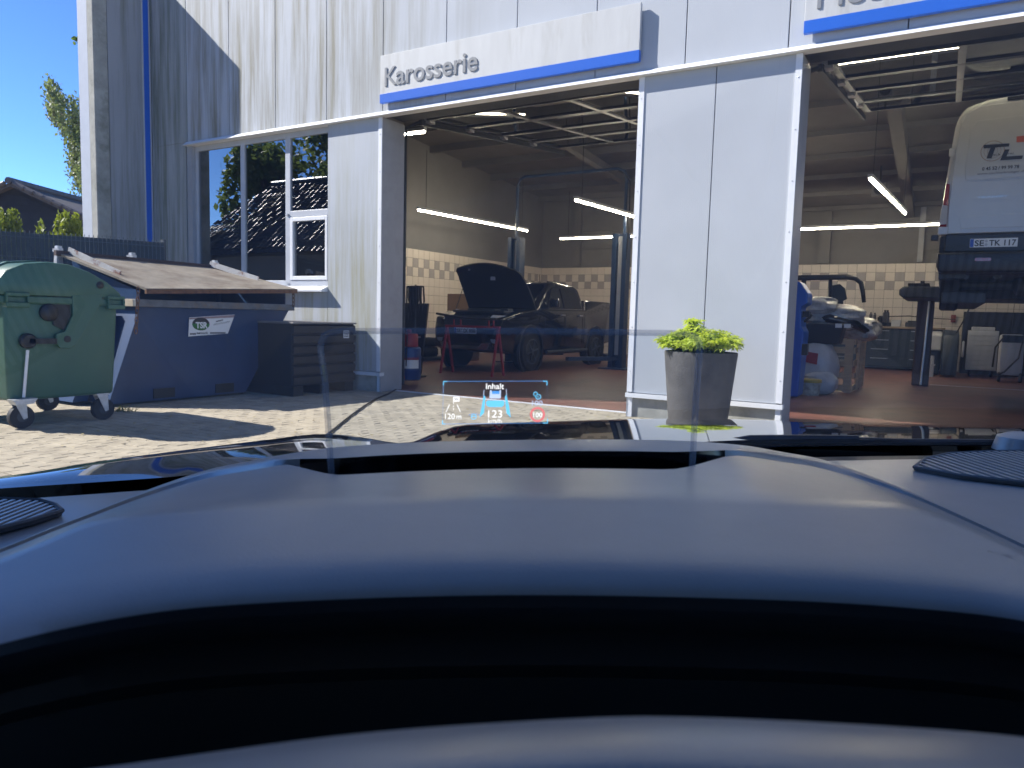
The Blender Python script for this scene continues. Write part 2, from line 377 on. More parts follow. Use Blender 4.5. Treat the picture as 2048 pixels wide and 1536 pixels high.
# window
win = thing('w', None, None); win.name = 'window'; win.parent = bld
YW = .06
def wf(name, x0, x1, z0, z1, y0=YW, y1=YW+.06, m=M_TRIM2, parent=win): return wallbox(name, x0, x1, y0, y1, z0, z1, m, parent, bevel=.004)
c1, c2, c3 = -9.22, -8.25, WR
wallbox('reveal', WL, WL+.12, .002, .20, 1.42, ZS, M_REVEAL, win)
wf('frame', WL+.12, WL+.18, 1.42, ZS); wf('frame', c1-.045, c1+.045, 1.42, ZS); wf('frame', c2-.05, c2+.05, 1.42, ZS); wf('frame', WR-.06, WR, 1.42, ZS)
for a, bb in ((WL+.18, c1-.045), (c1+.045, c2-.05), (c2+.05, WR-.06)):
    wf('frame', a, bb, ZS-.08, ZS); wf('frame', a, bb, 1.42, 1.50)
wf('frame', c2+.05, WR-.06, 2.40, 2.49)
a0, a1, z0, z1 = c2+.055, WR-.062, 1.505, 2.395
for bx_ in ((a0, a0+.055, z0, z1), (a1-.04, a1, z0, z1), (a0+.055, a1-.04, z1-.055, z1), (a0+.055, a1-.04, z0, z0+.055)):
    wf('sash', *bx_, y0=YW-.012, y1=YW+.05, m=M_TRIM)
for a, bb, zz0, zz1 in ((WL+.18, c1-.045, 1.50, ZS-.08), (c1+.045, c2-.05, 1.50, ZS-.08), (c2+.05, WR-.06, 2.49, ZS-.08), (a0+.055, a1-.04, z0+.055, z1-.055)):
    wallbox('pane', a, bb, YW+.025, YW+.031, zz0, zz1, M_GLASSW, win)
b = MB(); b.prism([(-.11, 1.36), (-.11, 1.335), (.055, 1.335), (.055, 1.418), (.03, 1.418)], WL+.02, WR-.01, 'x'); b.build('sill', M_TRIM, win)
b = MB(); b.box(c2-.02, c2+.02, YW-.03, YW, 2.43, 2.455); b.build('bolt', M_GALV, win)
b = MB(); b.box(c2-.03, c2+.03, YW-.02, YW, 1.45, 1.462); b.build('bolt', M_GALV, win)

# ---- interior shell
inn = bld
lw = wallbox('side_wall', -11.30, -11.2, .41, 13.3, 0, 6, M_PLASTER)
bw = wallbox('back_wall', -11.30, 6, 13.3, 13.5, 0, 6, M_PLASTER)
wallbox('side_wall', 6, 6.2, .44, 13.5, 0, 6, M_PLASTER)
b = MB(); b.prism([(.41, 5.65), (13.3, 4.82), (13.3, 5.0), (.41, 5.85)], -11.2, -3.6, 'x'); ce = b.build('ceiling', M_CEIL, bld)
b = MB(); b.prism([(.41, 5.30), (13.3, 4.06), (13.3, 4.3), (.41, 5.5)], -3.6, 6, 'x'); ce2 = b.build('ceiling', M_CEIL, bld)
b = MB(); b.prism([(.41, 5.28), (13.3, 4.05), (13.3, 4.9), (.41, 5.7)], -3.65, -3.58, 'x'); b.build('ceiling_step', M_CEIL, bld)
for k in range(9):                               # purlins across the bays
    y = 1.6+k*1.42; za = 5.65-(y-.41)*.0644; zb = 5.30-(y-.41)*.0962
    b = MB(); b.box(-11.2, -3.66, y, y+.10, za-.16, za+.01); b.build('purlin', M_CEIL, bld)
    b = MB(); b.box(-3.57, 6, y, y+.08, zb-.10, zb+.01); b.build('purlin', M_CEIL, bld)
for x in (-7.6,): b = MB(); b.prism([(.41, 5.30), (13.3, 4.50), (13.3, 4.68), (.41, 5.48)], x, x+.18, 'x'); b.build('roof_beam', M_CEIL, bld)
b = MB(); b.prism([(.45, 4.75), (13.3, 3.75), (13.3, 3.98), (.45, 5.12)], -.95, -.75, 'x'); b.build('roof_beam', M_PLASTER, bld)
b = MB(); b.box(-10.0, -9.8, 13.14, 13.3, 2.70, 4.8); b.build('wall_column', M_PLASTER, bld)
b = MB(); b.box(-2.9, -2.62, 13.14, 13.3, 2.66, 4.0); b.build('wall_column', M_PLASTER, bld)
b = MB(); b.box(-.62, -.50, 13.2, 13.3, 2.66, 4.0); b.build('wall_pipe', M_REVEAL, bld)
for z in (3.2, 3.75): b = MB(); b.box(-9.79, -6.0, 13.24, 13.3, z, z+.05); b.build('wall_rail', M_PLASTER, bld)
b = MB(); b.box(-3.5, 2.2, 13.22, 13.3, 3.68, 3.76); b.build('wall_rail', M_PLASTER, bld)
# wall tiles, twelve courses of 22 cm
TS = .22
tileb = MB(); tileb.box(-TS/2+.004, TS/2-.004, -.012, 0, .004, TS-.004); T0 = tileb.build('tile', M_TILE, bw, bevel=.002, seg=1)
tileg = MB(); tileg.box(-TS/2+.004, TS/2-.004, -.012, 0, .004, TS-.004); T1 = tileg.build('tile', M_TILEG, bw, bevel=.002, seg=1)
used = {0: False, 1: False}
def tile(parent, x, y, z, rot, grey):
    src = T1 if grey else T0; k = int(grey)
    if not used[k] and parent is bw:
        used[k] = True; src.location = (x, y, z); return
    inst(src, 'tile', parent, (x, y, z), (0, 0, rot))
grouts = MB(); restw = MB(); restl = MB()
n = 0
for i in range(int((6+11.2)/TS)):
    x = -11.2+TS*(i+.5)
    for r in range(12):
        z = r*TS; grey = (r == 10 and i % 2 == 0) or (r == 9 and i % 2 == 1)
        if -3.2 < x < .45 and r >= 5: tile(bw, x, 13.298, z, 0, grey); n += 1
        else:
            restw.cur = int(grey); restw.box(x-TS/2+.004, x+TS/2-.004, 13.286, 13.298, z+.004, z+TS-.004)
for j in range(int((13.28-.5)/TS)):
    y = .5+TS*(j+.5)
    for r in range(12):
        z = r*TS; grey = (r == 10 and j % 2 == 0) or (r == 9 and j % 2 == 1)
        if 5.6 < y < 11.2 and r >= 5 and n < 300: tile(lw, -11.198, y, z, math.pi/2, grey); n += 1
        else:
            restl.cur = int(grey); restl.box(-11.198, -11.186, y-TS/2+.004, y+TS/2-.004, z+.004, z+TS-.004)
tag(restw.build('tile_field', [M_TILE, M_TILEG], bw), kind='stuff'); tag(restl.build('tile_field', [M_TILE, M_TILEG], lw), kind='stuff')
b = MB(); b.box(-11.2, 6, 13.2985, 13.2995, .005, 12*TS); b.build('grout_bed', M_GROUT, bw)
b = MB(); b.box(-11.1995, -11.1985, .5, 13.28, .005, 12*TS); b.build('grout_bed', M_GROUT, lw)
M_WALLTXT = mat('wall_lettering', (.20, .19, .18), .8, var=.05)  # even grey of the wall lettering
p = PY(1205, 530, 13.29)
place_text('wall_lettering', 'Mo', .30, frame((p.x, 13.29, p.z), (1,0,0), (0,0,1)), M_WALLTXT, bld, .004, .006)
# roof slab closes the building
wallbox('roof', -11.7, 6.2, .41, 13.6, 6.0, 6.1, M_DARKG)

# ------------------------------------------------------------------ signs over the bays
def sign(x0, x1, txt, label, pxl, pxr):
    t = thing('bay_sign', label, 'sign', (x0, -.03, 3.75))
    b = MB(); b.box(x0, x1, -.075, -.03, 3.752, 4.335); b.build('board', mat('sign_board', (.56, .565, .56), .5, var=.06, vs=2.2, stretch=(3, 1, .5), col2=(.40, .39, .355), mask=(.52, .78)), t, w=True, bevel=.003)
    b = MB(); b.box(x0-.002, x1+.002, -.079, -.029, 3.745, 3.858); b.build('stripe', M_BLUE, t, w=True, bevel=.002)
    for k in range(4):
        b = MB(); xx = x0+.3+k*(x1-x0-.6)/3; b.box(xx, xx+.05, -.03, 0, 3.9, 4.2); b.build('bracket', M_GALV, t, w=True)
    me = textmesh(txt, 1.0, .0, .013); xs_ = [v.co.x for v in me.vertices]; wtot = max(xs_)-min(xs_); xm = min(xs_)
    k = (pxr-pxl)/wtot
    for i, ch in enumerate(txt):
        full = textmesh(txt[:i+1], 1.0, .0, .013); R = max(v.co.x for v in full.vertices)
        mm = textmesh(ch, 1.0, .005/k, 0.0 if ch in 'MK' else .013); r = max(v.co.x for v in mm.vertices)
        for v in mm.vertices: v.co = Vector((pxl+(v.co.x+R-r-xm)*k, -.080-.014+.014-(v.co.z*k), 3.945+v.co.y*k))-t.location
        mm.materials.clear(); mm.materials.append(mat('letter_grey', (.27, .275, .28), .4, var=.05))
        o = bpy.data.objects.new('letter', mm); link(o, t)
    return t
def sx(x, y): return PY(x, y, -.08).x
L0, L1 = sx(768, 160), sx(955, 140)
sign(-6.41, -2.90, 'Karosserie', 'long pale grey sign board with blue edge reading Karosserie above the left bay', L0, L1)
M0 = sx(1632, 20); kk = (L1-L0)
me_a = textmesh('Karosserie', 1, 0, .012); me_b = textmesh('Mechanik', 1, 0, .012)
wa = max(v.co.x for v in me_a.vertices)-min(v.co.x for v in me_a.vertices); wb = max(v.co.x for v in me_b.vertices)-min(v.co.x for v in me_b.vertices)
sign(-1.285, 2.4, 'Mechanik', 'pale sign board with blue edge above the right bay, cut off by the picture edge', M0, M0+kk*wb/wa)
# ------------------------------------------------------------------ open overhead doors under the roof
def overhead_door(x0, x1, label, y0, za, slope):
    t = thing('overhead_door', label, 'garage door', ((x0+x1)/2, y0, za))
    M_AL = mat('door_alu', (.055, .058, .065), .4, .3, var=.1)
    SEC, N = .98, 4
    def pt(x, s, dz=0): return Vector((x, y0+s, za+s*slope+dz))
    for k in range(N):
        s0, s1 = k*SEC+.01, (k+1)*SEC-.01
        b = MB()
        for a, c in ((s0, s0+.055), (s1-.055, s1)): b.add([pt(x0,a), pt(x1,a), pt(x1,c), pt(x0,c), pt(x0,a,.04), pt(x1,a,.04), pt(x1,c,.04), pt(x0,c,.04)], [(3,2,1,0),(4,5,6,7),(0,1,5,4),(1,2,6,5),(2,3,7,6),(3,0,4,7)])
        for f_ in (0, 1/3, 2/3, 1):
            xx = x0+.03+(x1-x0-.06)*f_; b.bar(pt(xx, s0+.055, .02), pt(xx, s1-.055, .02), .07, .04)
        sec = b.build('section_frame', M_AL, t, w=True)
        if k == 9:
            b = MB()
            b.add([pt(x0+.06,s0+.055,.015), pt(x1-.06,s0+.055,.015), pt(x1-.06,s1-.055,.015), pt(x0+.06,s1-.055,.015), pt(x0+.06,s0+.055,.025), pt(x1-.06,s0+.055,.025), pt(x1-.06,s1-.055,.025), pt(x0+.06,s1-.055,.025)], [(3,2,1,0),(4,5,6,7),(0,1,5,4),(1,2,6,5),(2,3,7,6),(3,0,4,7)])
            b.build('infill', M_DARKG, sec, w=True)
        else:
            for i in range(3):
                xa = x0+.065+(x1-x0-.06)*i/3; xb = x0-.005+(x1-x0-.06)*(i+1)/3
                b = MB(); b.add([pt(xa,s0+.055,.018), pt(xb,s0+.055,.018), pt(xb,s1-.055,.018), pt(xa,s1-.055,.018), pt(xa,s0+.055,.024), pt(xb,s0+.055,.024), pt(xb,s1-.055,.024), pt(xa,s1-.055,.024)], [(3,2,1,0),(4,5,6,7),(0,1,5,4),(1,2,6,5),(2,3,7,6),(3,0,4,7)])
                b.build('pane', M_GLASSD, sec, w=True)
    for x, sg in ((x0-.06, -1), (x1+.06, 1)):
        b = MB(); b.bar(pt(x, -.05, -.03), pt(x, N*SEC+.4, -.03), .05, .07)
        xv = x+sg*.21; b.tube([(x, y0-.05, za-.03), (xv, y0-.09, za-.10), (xv, y0-.10, za-.3), (xv, y0-.10, .05)], .022, 6)
        b.build('track', M_DARKG, t, w=True)
        for k in range(N):
            p = pt(x-sg*.05, k*SEC+.1, .01); b = MB(); b.box(p.x-.05, p.x+.05, p.y-.06, p.y+.06, p.z-.045, p.z+.05); b.build('roller_bracket', M_GALV, t, w=True)
    b = MB(); b.tube([(x0, y0+.02, za+.32), (x1, y0+.02, za+.32)], .05, 10); b.build('spring_shaft', M_DARKG, t, w=True)
    return t
overhead_door(-6.30, -3.02, 'raised glazed overhead door under the ceiling of the left bay', .75, 3.72, .11)
overhead_door(-1.16, 2.28, 'raised glazed overhead door under the ceiling of the right bay', .62, 3.66, .13)

# ------------------------------------------------------------------ strip lamps
def lamp(a, b, label, wire=True, r=.018):
    a = Vector(a); b = Vector(b); mid = (a+b)/2
    t = thing('strip_lamp', label, 'lamp', mid, group='ceiling strip lamps of the workshop')
    d = (b-a).normalized(); m = MB(); m.bar(a+Vector((0,0,.045)), b+Vector((0,0,.045)), .07, .05); m.build('housing', M_TRIM2, t, w=True)
    m = MB(); m.tube([a+d*.02, b-d*.02], r, 8); m.build('tube', M_LAMP, t, w=True)
    if wire:
        for q in (a+d*.25, b-d*.25):
            m = MB(); m.tube([q+Vector((0,0,.07)), q+Vector((0,0,1.25))], .006, 5); m.build('suspension_wire', M_DARKG, t, w=True)
lamp((-9.47,4.63,3.2), (-9.06,8.54,3.2), 'long strip lamp hanging left of the black pickup')
lamp((-5.89,4.66,3.2), (-5.55,8.4,3.2), 'strip lamp hanging right of the black pickup by the blue post')
lamp((-9.1,10.4,3.2), (-6.4,10.4,3.2), 'strip lamp running across above the pickup roof')
lamp((-1.04,4.5,3.2), (-.73,8.4,3.2), 'strip lamp pointing into the right bay beside the white van')
lamp((-3.4,10.2,3.2), (.4,10.2,3.2), 'strip lamp running across the back of the right bay', wire=False)
lamp((-1.3,3.15,4.5), (.62,3.2,4.5), 'strip lamp seen through the raised door of the right bay', False)
lamp((.66,3.2,4.5), (2.5,3.2,4.5), 'strip lamp seen through the raised right door nearest the picture edge', False)
lamp((-6.0,3.15,4.55), (-4.95,3.15,4.55), 'strip lamp seen through the raised door of the left bay', False)
lamp((-4.9,3.15,4.55), (-3.4,3.15,4.55), 'strip lamp behind the right half of the raised left door', False)
lamp((-7.9,2.1,3.98), (-7.35,2.1,3.98), 'short strip lamp in the top left corner of the left bay', False)

# ------------------------------------------------------------------ two-post lift round the pickup
M_LIFT = mat('lift_blue', (.02, .045, .10), .4, var=.15)
lf = thing('two_post_lift', 'dark blue two post car lift with an overhead tube around the black pickup', 'car lift', (-7.35, 7.0, 0))
for px_ in (1031, 1240):
    x = PY(px_, 560, 7.0).x
    b = MB(); b.box(x-.16, x-.07, 6.88, 7.12, .01, 2.85); b.box(x+.07, x+.16, 6.88, 7.12, .01, 2.85); b.box(x-.07, x+.07, 7.06, 7.12, .01, 2.85); b.build('post', M_LIFT, lf, w=True)
    b = MB(); b.box(x-.06, x+.06, 6.98, 7.05, .3, 2.8); b.build('carriage', M_REVEAL, lf, w=True)
    b = MB(); b.box(x-.3, x+.3, 6.7, 7.3, .005, .03); b.build('base_plate', M_LIFT, lf, w=True)
xl, xr = PY(1031, 560, 7.0).x, PY(1245, 560, 7.0).x
b = MB(); b.tube([(xl,7.0,2.84),(xl,7.0,4.0),(xl+.05,7,4.14),(xl+.18,7,4.2),(xr-.18,7,4.2),(xr-.05,7,4.14),(xr,7,4.0),(xr,7.0,2.84)], .035, 8); b.build('overhead_tube', M_LIFT, lf, w=True, smooth=True)
b = MB(); b.tube([(xr-.05,6.95,4.1),(xr+.12,6.9,3.9),(xr+.14,6.9,3.0),(xr+.1,6.9,2.3)], .012, 6); b.build('hose', M_BLACK, lf, w=True)
for s_, x in ((1, xl), (-1, xr)):
    for yy in (6.0, 8.0): b = MB(); b.bar((x+s_*.1, 7.0, .22), (x+s_*.75, yy, .22), .12, .08); b.build('arm', M_LIFT, lf, w=True)

# ------------------------------------------------------------------ pickup with its bonnet up (local: x across, y to the tail, front at y = 0)
M_CARB = mat('car_black', (.006, .0065, .008), .18, var=.1, coat=1.0)
M_CHROME = mat('chrome', (.5, .5, .52), .2, .9, var=.05)
M_GLASSC = glass('car_glass', (.10, .11, .12), 1.5, 1.2)
M_LENS = mat('lamp_lens', (.62, .66, .70), .12, .2, var=.1, coat=1)
M_PLATE = mat('plate_white', (.80, .81, .80), .35, var=.03)
M_INK = mat('plate_ink', (.012, .012, .014), .5)
M_EU = mat('plate_blue', (.02, .08, .42), .4)
def arch(cy, r, cz=.40, n=9, rev=False):
    p = [(cy-r*math.cos(math.pi*i/n), cz+r*math.sin(math.pi*i/n)) for i in range(n+1)]
    return p[::-1] if rev else p
def wheel(parent, x, y, z, r, wdt, m_rim=M_DARKG, spokes=6, name='wheel'):
    o = 1 if x > 0 else -1
    tb = MB(); tb.lathe([(r*.62, -wdt/2), (r*.94, -wdt/2), (r, -wdt/2+.03), (r, wdt/2-.03), (r*.94, wdt/2), (r*.62, wdt/2)], (x, y, z), 'x', 28); ty = tb.build(name, M_RUBBER, parent, smooth=True)
    rb = MB(); rb.lathe([(r*.62, -.01), (r*.66, .02), (r*.60, .03), (r*.55, -.02)], (x+o*wdt/2-.01*o, y, z), 'x', 24)
    for k in range(spokes):
        t = 2*math.pi*k/spokes+.2; rb.bar((x+o*(wdt/2-.005), y, z), (x+o*(wdt/2-.005), y+math.cos(t)*r*.6, z+math.sin(t)*r*.6), .025, .05, (1,0,0))
    rb.lathe([(.06, -.02), (.06, .02), (.03, .025)], (x+o*wdt/2, y, z), 'x', 12)
    rb.build('rim', m_rim, ty)
    return ty
pk = thing('pickup_truck', 'black pickup truck with its bonnet open inside the left bay', 'pickup truck', (-7.78, 3.98, 0))
prof = [(.06,.45),(.45,.34)]+arch(.97,.47)+[(1.6,.30),(3.4,.30)]+arch(4.02,.47)+[(4.6,.46),(5.0,.52),(5.04,1.40),(4.98,1.46),(3.55,1.46),(3.5,1.25),(1.35,1.22),(.60,1.14),(.12,1.02),(.02,.80)]
bm_ = MB(); bm_.prism(prof, -.91, .91, 'x')
for i, v in enumerate(bm_.v):
    x, y, z = v; k = 1.0
    if y < .7: k *= 1-.20*((.7-y)/.7)**2
    if z > 1.0: k *= 1-.09*(z-1.0)/.45
    if z < .5: k *= .97
    bm_.v[i] = (x*k, y, z)
body = bm_.build('body', M_CARB, pk, bevel=.035, smooth=True, seg=3)
for yy in (.97, 4.02):
    for sg in (-1, 1):
        b = MB(); b.lathe([(.50,-.02),(.515,.0),(.50,.025),(.455,.02),(.455,-.02)], (sg*.895, yy, .40), 'x', 28)
        b.v = [v for v in b.v]; o = b.build('arch_flare', M_BLACK, pk, smooth=True)
        wheel(pk, sg*.80, yy, .385, .385, .25)
cabp = [(1.28,1.20),(2.05,1.76),(2.25,1.80),(3.2,1.78),(3.42,1.70),(3.55,1.22)]
cb = MB(); cb.prism(cabp, -.86, .86, 'x'); cb.v = [(x*(1-.22*max(0,(z-1.2))/.6), y, z) for x, y, z in cb.v]
cab = cb.build('cab', M_CARB, pk, bevel=.04, smooth=True, seg=3)
def cabx(z, e=.012): return .86*(1-.22*(z-1.2)/.6)+e
for sg in (-1, 1):
    for ya, yb, yc, yd in ((1.72,2.42,2.42,2.12),(2.50,3.36,3.25,2.50)):
        b = MB(); z0_, z1_ = 1.26, 1.68
        b.add([(sg*cabx(z0_), ya, z0_), (sg*cabx(z0_), yb, z0_), (sg*cabx(z1_), yc, z1_), (sg*cabx(z1_), yd, z1_), (sg*cabx(z0_,.004), ya, z0_), (sg*cabx(z0_,.004), yb, z0_), (sg*cabx(z1_,.004), yc, z1_), (sg*cabx(z1_,.004), yd, z1_)], [(3,2,1,0),(4,5,6,7),(0,1,5,4),(1,2,6,5),(2,3,7,6),(3,0,4,7)])
        b.build('side_window', mat('tinted_glass', (.012,.014,.016), .05, var=.05, coat=1), pk)
    b = MB(); b.box(sg*.88, sg*1.08, 1.72, 1.84, 1.27, 1.44); b.build('mirror', M_CARB, pk, bevel=.03, smooth=True)
    for yy in (2.42, 3.30): b = MB(); b.box(sg*.905, sg*.93, yy-.2, yy-.02, 1.10, 1.135); b.build('door_handle', M_CHROME, pk, bevel=.008)
    for yy in (1.52, 2.46, 3.40): b = MB(); b.box(sg*.894, sg*.9125, yy-.004, yy+.004, .50, 1.08); b.build('door_gap', M_BLACK, pk)
    b = MB(); b.tube([(sg*.95, 1.55, .36), (sg*.95, 3.45, .36)], .035, 8); b.build('side_step', M_DARKG, pk)
    b = MB(); b.add([(sg*.50,.0,.98),(sg*.80,.22,1.00),(sg*.84,.42,1.06),(sg*.55,.10,1.08),(sg*.50,.09,.97),(sg*.79,.3,.99),(sg*.82,.5,1.05),(sg*.55,.19,1.07)], [(0,1,2,3),(4,7,6,5),(0,4,5,1),(1,5,6,2),(2,6,7,3),(3,7,4,0)]); b.build('headlight', M_LENS, pk)
    b = MB(); b.lathe([(.07,-.02),(.075,.0),(.05,.01)], (sg*.62, .06, .62), 'y', 16); b.build('fog_lamp', M_LENS, pk)
b = MB(); b.add([(-.68,1.38,1.29),(.68,1.38,1.29),(.60,2.0,1.735),(-.60,2.0,1.735),(-.68,1.36,1.29),(.68,1.36,1.29),(.60,1.985,1.745),(-.60,1.985,1.745)], [(3,2,1,0),(4,5,6,7),(0,1,5,4),(1,2,6,5),(2,3,7,6),(3,0,4,7)]); b.build('windscreen', M_GLASSC, pk)
b = MB()
for k in range(4): b.box(-.48, .48, -.02, .05, .86+k*.05, .885+k*.05)
b.box(-.50, .50, .03, .08, .84, 1.06); b.build('grille', M_DARKG, pk)
b = MB(); b.add([(-.66,-.035,.70),(.66,-.035,.70),(.70,-.01,.84),(-.70,-.01,.84),(-.66,.15,.70),(.66,.15,.70),(.70,.15,.84),(-.70,.15,.84)], [(3,2,1,0),(4,5,6,7),(0,1,5,4),(1,2,6,5),(2,3,7,6),(3,0,4,7)]); b.build('bumper', M_CARB, pk, bevel=.02)
b = MB(); b.prism([(-.52,.42),(.52,.42),(.58,.56),(.40,.55),(.34,.49),(-.34,.49),(-.40,.55),(-.58,.56)], -.03, .08, 'y'); b.build('skid_plate', M_CHROME, pk, bevel=.008)
def number_plate(parent, c, wv, txt, wid=.50, hgt=.108, eu=True, yaw=0.0):
    c = Vector(c); b = MB(); b.box(c.x-wid/2, c.x+wid/2, c.y-.012, c.y, c.z-hgt/2, c.z+hgt/2); p = b.build('number_plate', M_PLATE, parent, bevel=.004)
    if eu:
        b = MB(); b.box(c.x-wid/2+.004, c.x-wid/2+.042, c.y-.0145, c.y-.0122, c.z-hgt/2+.005, c.z+hgt/2-.005); b.build('country_field', M_EU, p)
    b = MB(); x = c.x-wid/2+.175
    for dz, mm in ((.022, 0), (-.022, 1)): b.lathe([(.017, 0), (.017, .002), (.004, .0025)], (x, c.y-.0145, c.z+dz), 'y', 12)
    b.build('seal', M_TRIM2, p)
    for s_, x0_, w_ in ((txt[0], -wid/2+.052, .10), (txt[1], -wid/2+.205, wid-.22)):
        place_text('plate_lettering', s_, .1, frame((c.x+x0_, c.y-.0135, c.z-.036), (1,0,0), (0,0,1)), M_INK, p, .001, .002, width=w_, height=.073)
    return p
number_plate(pk, (.03, -.03, .77), None, ('SE', 'GK 8888'))
# engine bay and open bonnet
b = MB(); b.box(-.60, .60, .42, 1.25, 1.12, 1.165); b.box(-.3, .35, .5, 1.0, 1.16, 1.20); b.box(.4, .58, .6, .8, 1.16, 1.21); b.build('engine_cover', M_DARKG, pk, bevel=.015)
hb = MB(); nU, nV = 9, 8; ang = math.radians(49)
def hood_pt(u, v, off=0.0):
    # u -1..1 across, v 0 (hinge) .. 1 (nose)
    wv = .80-.10*v*v-.06*v**6; ln = 1.18*(1-.06*u*u*v); x = u*wv
    if v > .9: x *= 1-.10*((v-.9)/.1)
    crown = .05*(1-u*u)+.06*math.sin(v*math.pi)*.8-.10*max(0, v-.82)/.18*1.0
    return Vector((x, 1.32-ln*v*math.cos(ang)+(crown+off)*math.sin(ang), 1.22+ln*v*math.sin(ang)+(crown+off)*math.cos(ang)))
top = [[hood_pt(-1+2*i/nU, j/nV, .015) for i in range(nU+1)] for j in range(nV+1)]; bot = [[hood_pt(-1+2*i/nU, j/nV, -.02) for i in range(nU+1)] for j in range(nV+1)]
vs = [p for r in top for p in r]+[p for r in bot for p in r]; K = (nU+1)*(nV+1); fs = []
for j in range(nV):
    for i in range(nU):
        a = j*(nU+1)+i; fs += [(a, a+1, a+nU+2, a+nU+1), (K+a+nU+1, K+a+nU+2, K+a+1, K+a)]
for i in range(nU): fs += [(i+1, i, K+i, K+i+1), (nV*(nU+1)+i, nV*(nU+1)+i+1, K+nV*(nU+1)+i+1, K+nV*(nU+1)+i)]
for j in range(nV): a = j*(nU+1); c = a+nU; fs += [(a, a+nU+1, K+a+nU+1, K+a), (c+nU+1, c, K+c, K+c+nU+1)]
hb.add(vs, fs); hood = hb.build('bonnet', mat('bonnet_lining', (.009,.010,.012), .75, var=.15), pk, smooth=True)
q_ = hood_pt(.05, .62, -.03); b = MB(); b.box(q_.x-.05, q_.x+.05, q_.y-.012, q_.y+.012, q_.z-.045, q_.z+.045); b.build('sticker', M_TRIM2, hood)
q_ = hood_pt(-.55, .86, -.03); b = MB(); b.box(q_.x-.02, q_.x+.02, q_.y-.01, q_.y+.01, q_.z-.03, q_.z+.03); b.build('latch', M_STEEL, hood)
b = MB(); b.tube([(-.60,.55,1.2),(-.56,.72,1.62)], .008, 6); b.build('bonnet_stay', M_DARKG, pk)
b = MB(); b.tube([(.45,2.1,1.78),(.47,2.02,1.95)], .006, 5); b.build('antenna', M_BLACK, pk)
b = MB(); b.bar((-.52,2.3,1.815),(-.52,3.2,1.80),.03); b.bar((.52,2.3,1.815),(.52,3.2,1.80),.03); b.build('roof_rail', M_BLACK, pk)
b = MB(); b.box(-.72, .72, 5.03, 5.06, .62, 1.38); b.build('tailgate', M_CARB, pk, bevel=.01)
# ------------------------------------------------------------------ red trestle before the pickup with a loose bumper strip
st = thing('trestle_stand', 'red steel trestle stand in front of the black pickup', 'stand', (-7.2, 3.0, 0))
b = MB(); b.bar((-7.78,3.35,.86),(-6.62,3.35,.86),.04); b.build('top_bar', M_RED, st, w=True)
for x in (-7.75, -6.65):
    for yy in (3.15, 3.55): b = MB(); b.bar((x,3.35,.86),(x+.01,yy,.0),.035); b.build('leg', M_RED, st, w=True)
for x in (-7.6, -7.45, -6.85, -6.75): b = MB(); b.bar((x,3.35,.86),(x,3.35,.98),.02); b.build('peg', M_RED, st, w=True)
gs = thing('loose_grille_strip', 'thin black trim strip laid across the red trestle stand', 'car part', (-7.3, 3.36, .98))
b = MB(); b.tube([(-8.0,3.36,1.08),(-7.6,3.34,1.03),(-7.2,3.33,1.005),(-6.7,3.36,1.01)], .022, 6); b.build('strip', M_BLACK, gs, w=True)
# ------------------------------------------------------------------ barrel, extinguisher cart, hoses, cardboard
dr = thing('oil_drum', 'blue steel drum with a white label just inside the left bay', 'drum', (-6.80, 1.05, 0))
b = MB(); b.lathe([(.17,.08),(.19,.10),(.195,.22),(.20,.235),(.195,.25),(.195,.40),(.20,.415),(.195,.43),(.19,.55),(.17,.57),(.05,.57)], (-6.80,1.05,0), 'z', 28); b.build('shell', mat('drum_blue', (.012,.055,.20), .35, var=.12), dr, w=True, smooth=True)
b = MB(); n_ = 12
for i in range(n_):
    t0 = -1.5+1.5*i/n_; t1 = -1.5+1.5*(i+1)/n_; r = .198
    b.cur = 0
    b.quad((-6.8+r*math.cos(t0),1.05+r*math.sin(t0),.26),(-6.8+r*math.cos(t1),1.05+r*math.sin(t1),.26),(-6.8+r*math.cos(t1),1.05+r*math.sin(t1),.385),(-6.8+r*math.cos(t0),1.05+r*math.sin(t0),.385))
    b.cur = 1
    b.quad((-6.8+r*math.cos(t0),1.05+r*math.sin(t0),.386),(-6.8+r*math.cos(t1),1.05+r*math.sin(t1),.386),(-6.8+r*math.cos(t1),1.05+r*math.sin(t1),.425),(-6.8+r*math.cos(t0),1.05+r*math.sin(t0),.425))
b.build('label', [M_PLATE, M_RED], dr, w=True)
fu = thing('red_drum_pump', 'red pump can standing on top of the blue drum', 'pump', (-6.80, 1.05, .57))
b = MB(); b.lathe([(.14,.575),(.145,.59),(.145,.75),(.13,.77),(.05,.775),(.04,.83)], (-6.80,1.05,0), 'z', 20); b.build('can', M_RED, fu, w=True, smooth=True)
b = MB(); b.tube([(-6.80,1.0,.82),(-6.70,.9,.75),(-6.66,.84,.5),(-6.66,.83,.3)], .009, 6); b.build('hose', M_BLACK, fu, w=True)
cs = thing('drum_trolley', 'low red trolley on small wheels in front of the blue drum', 'trolley', (-6.85, .72, 0))
b = MB(); b.box(-7.1,-6.68,.58,.84,.10,.16); b.build('deck', M_RED, cs, w=True, bevel=.01)
for x, yy in ((-7.0,.64),(-6.74,.64),(-7.0,.80),(-6.74,.80)): b = MB(); b.lathe([(.045,-.015),(.05,0),(.045,.015)], (x,yy,.05), 'y', 14); b.build('wheel', M_RUBBER, cs, w=True)
hs = thing('hanging_hoses', 'bundle of dark hoses and belts hanging by the left wall', 'hoses', (-7.7, 2.2, 0))
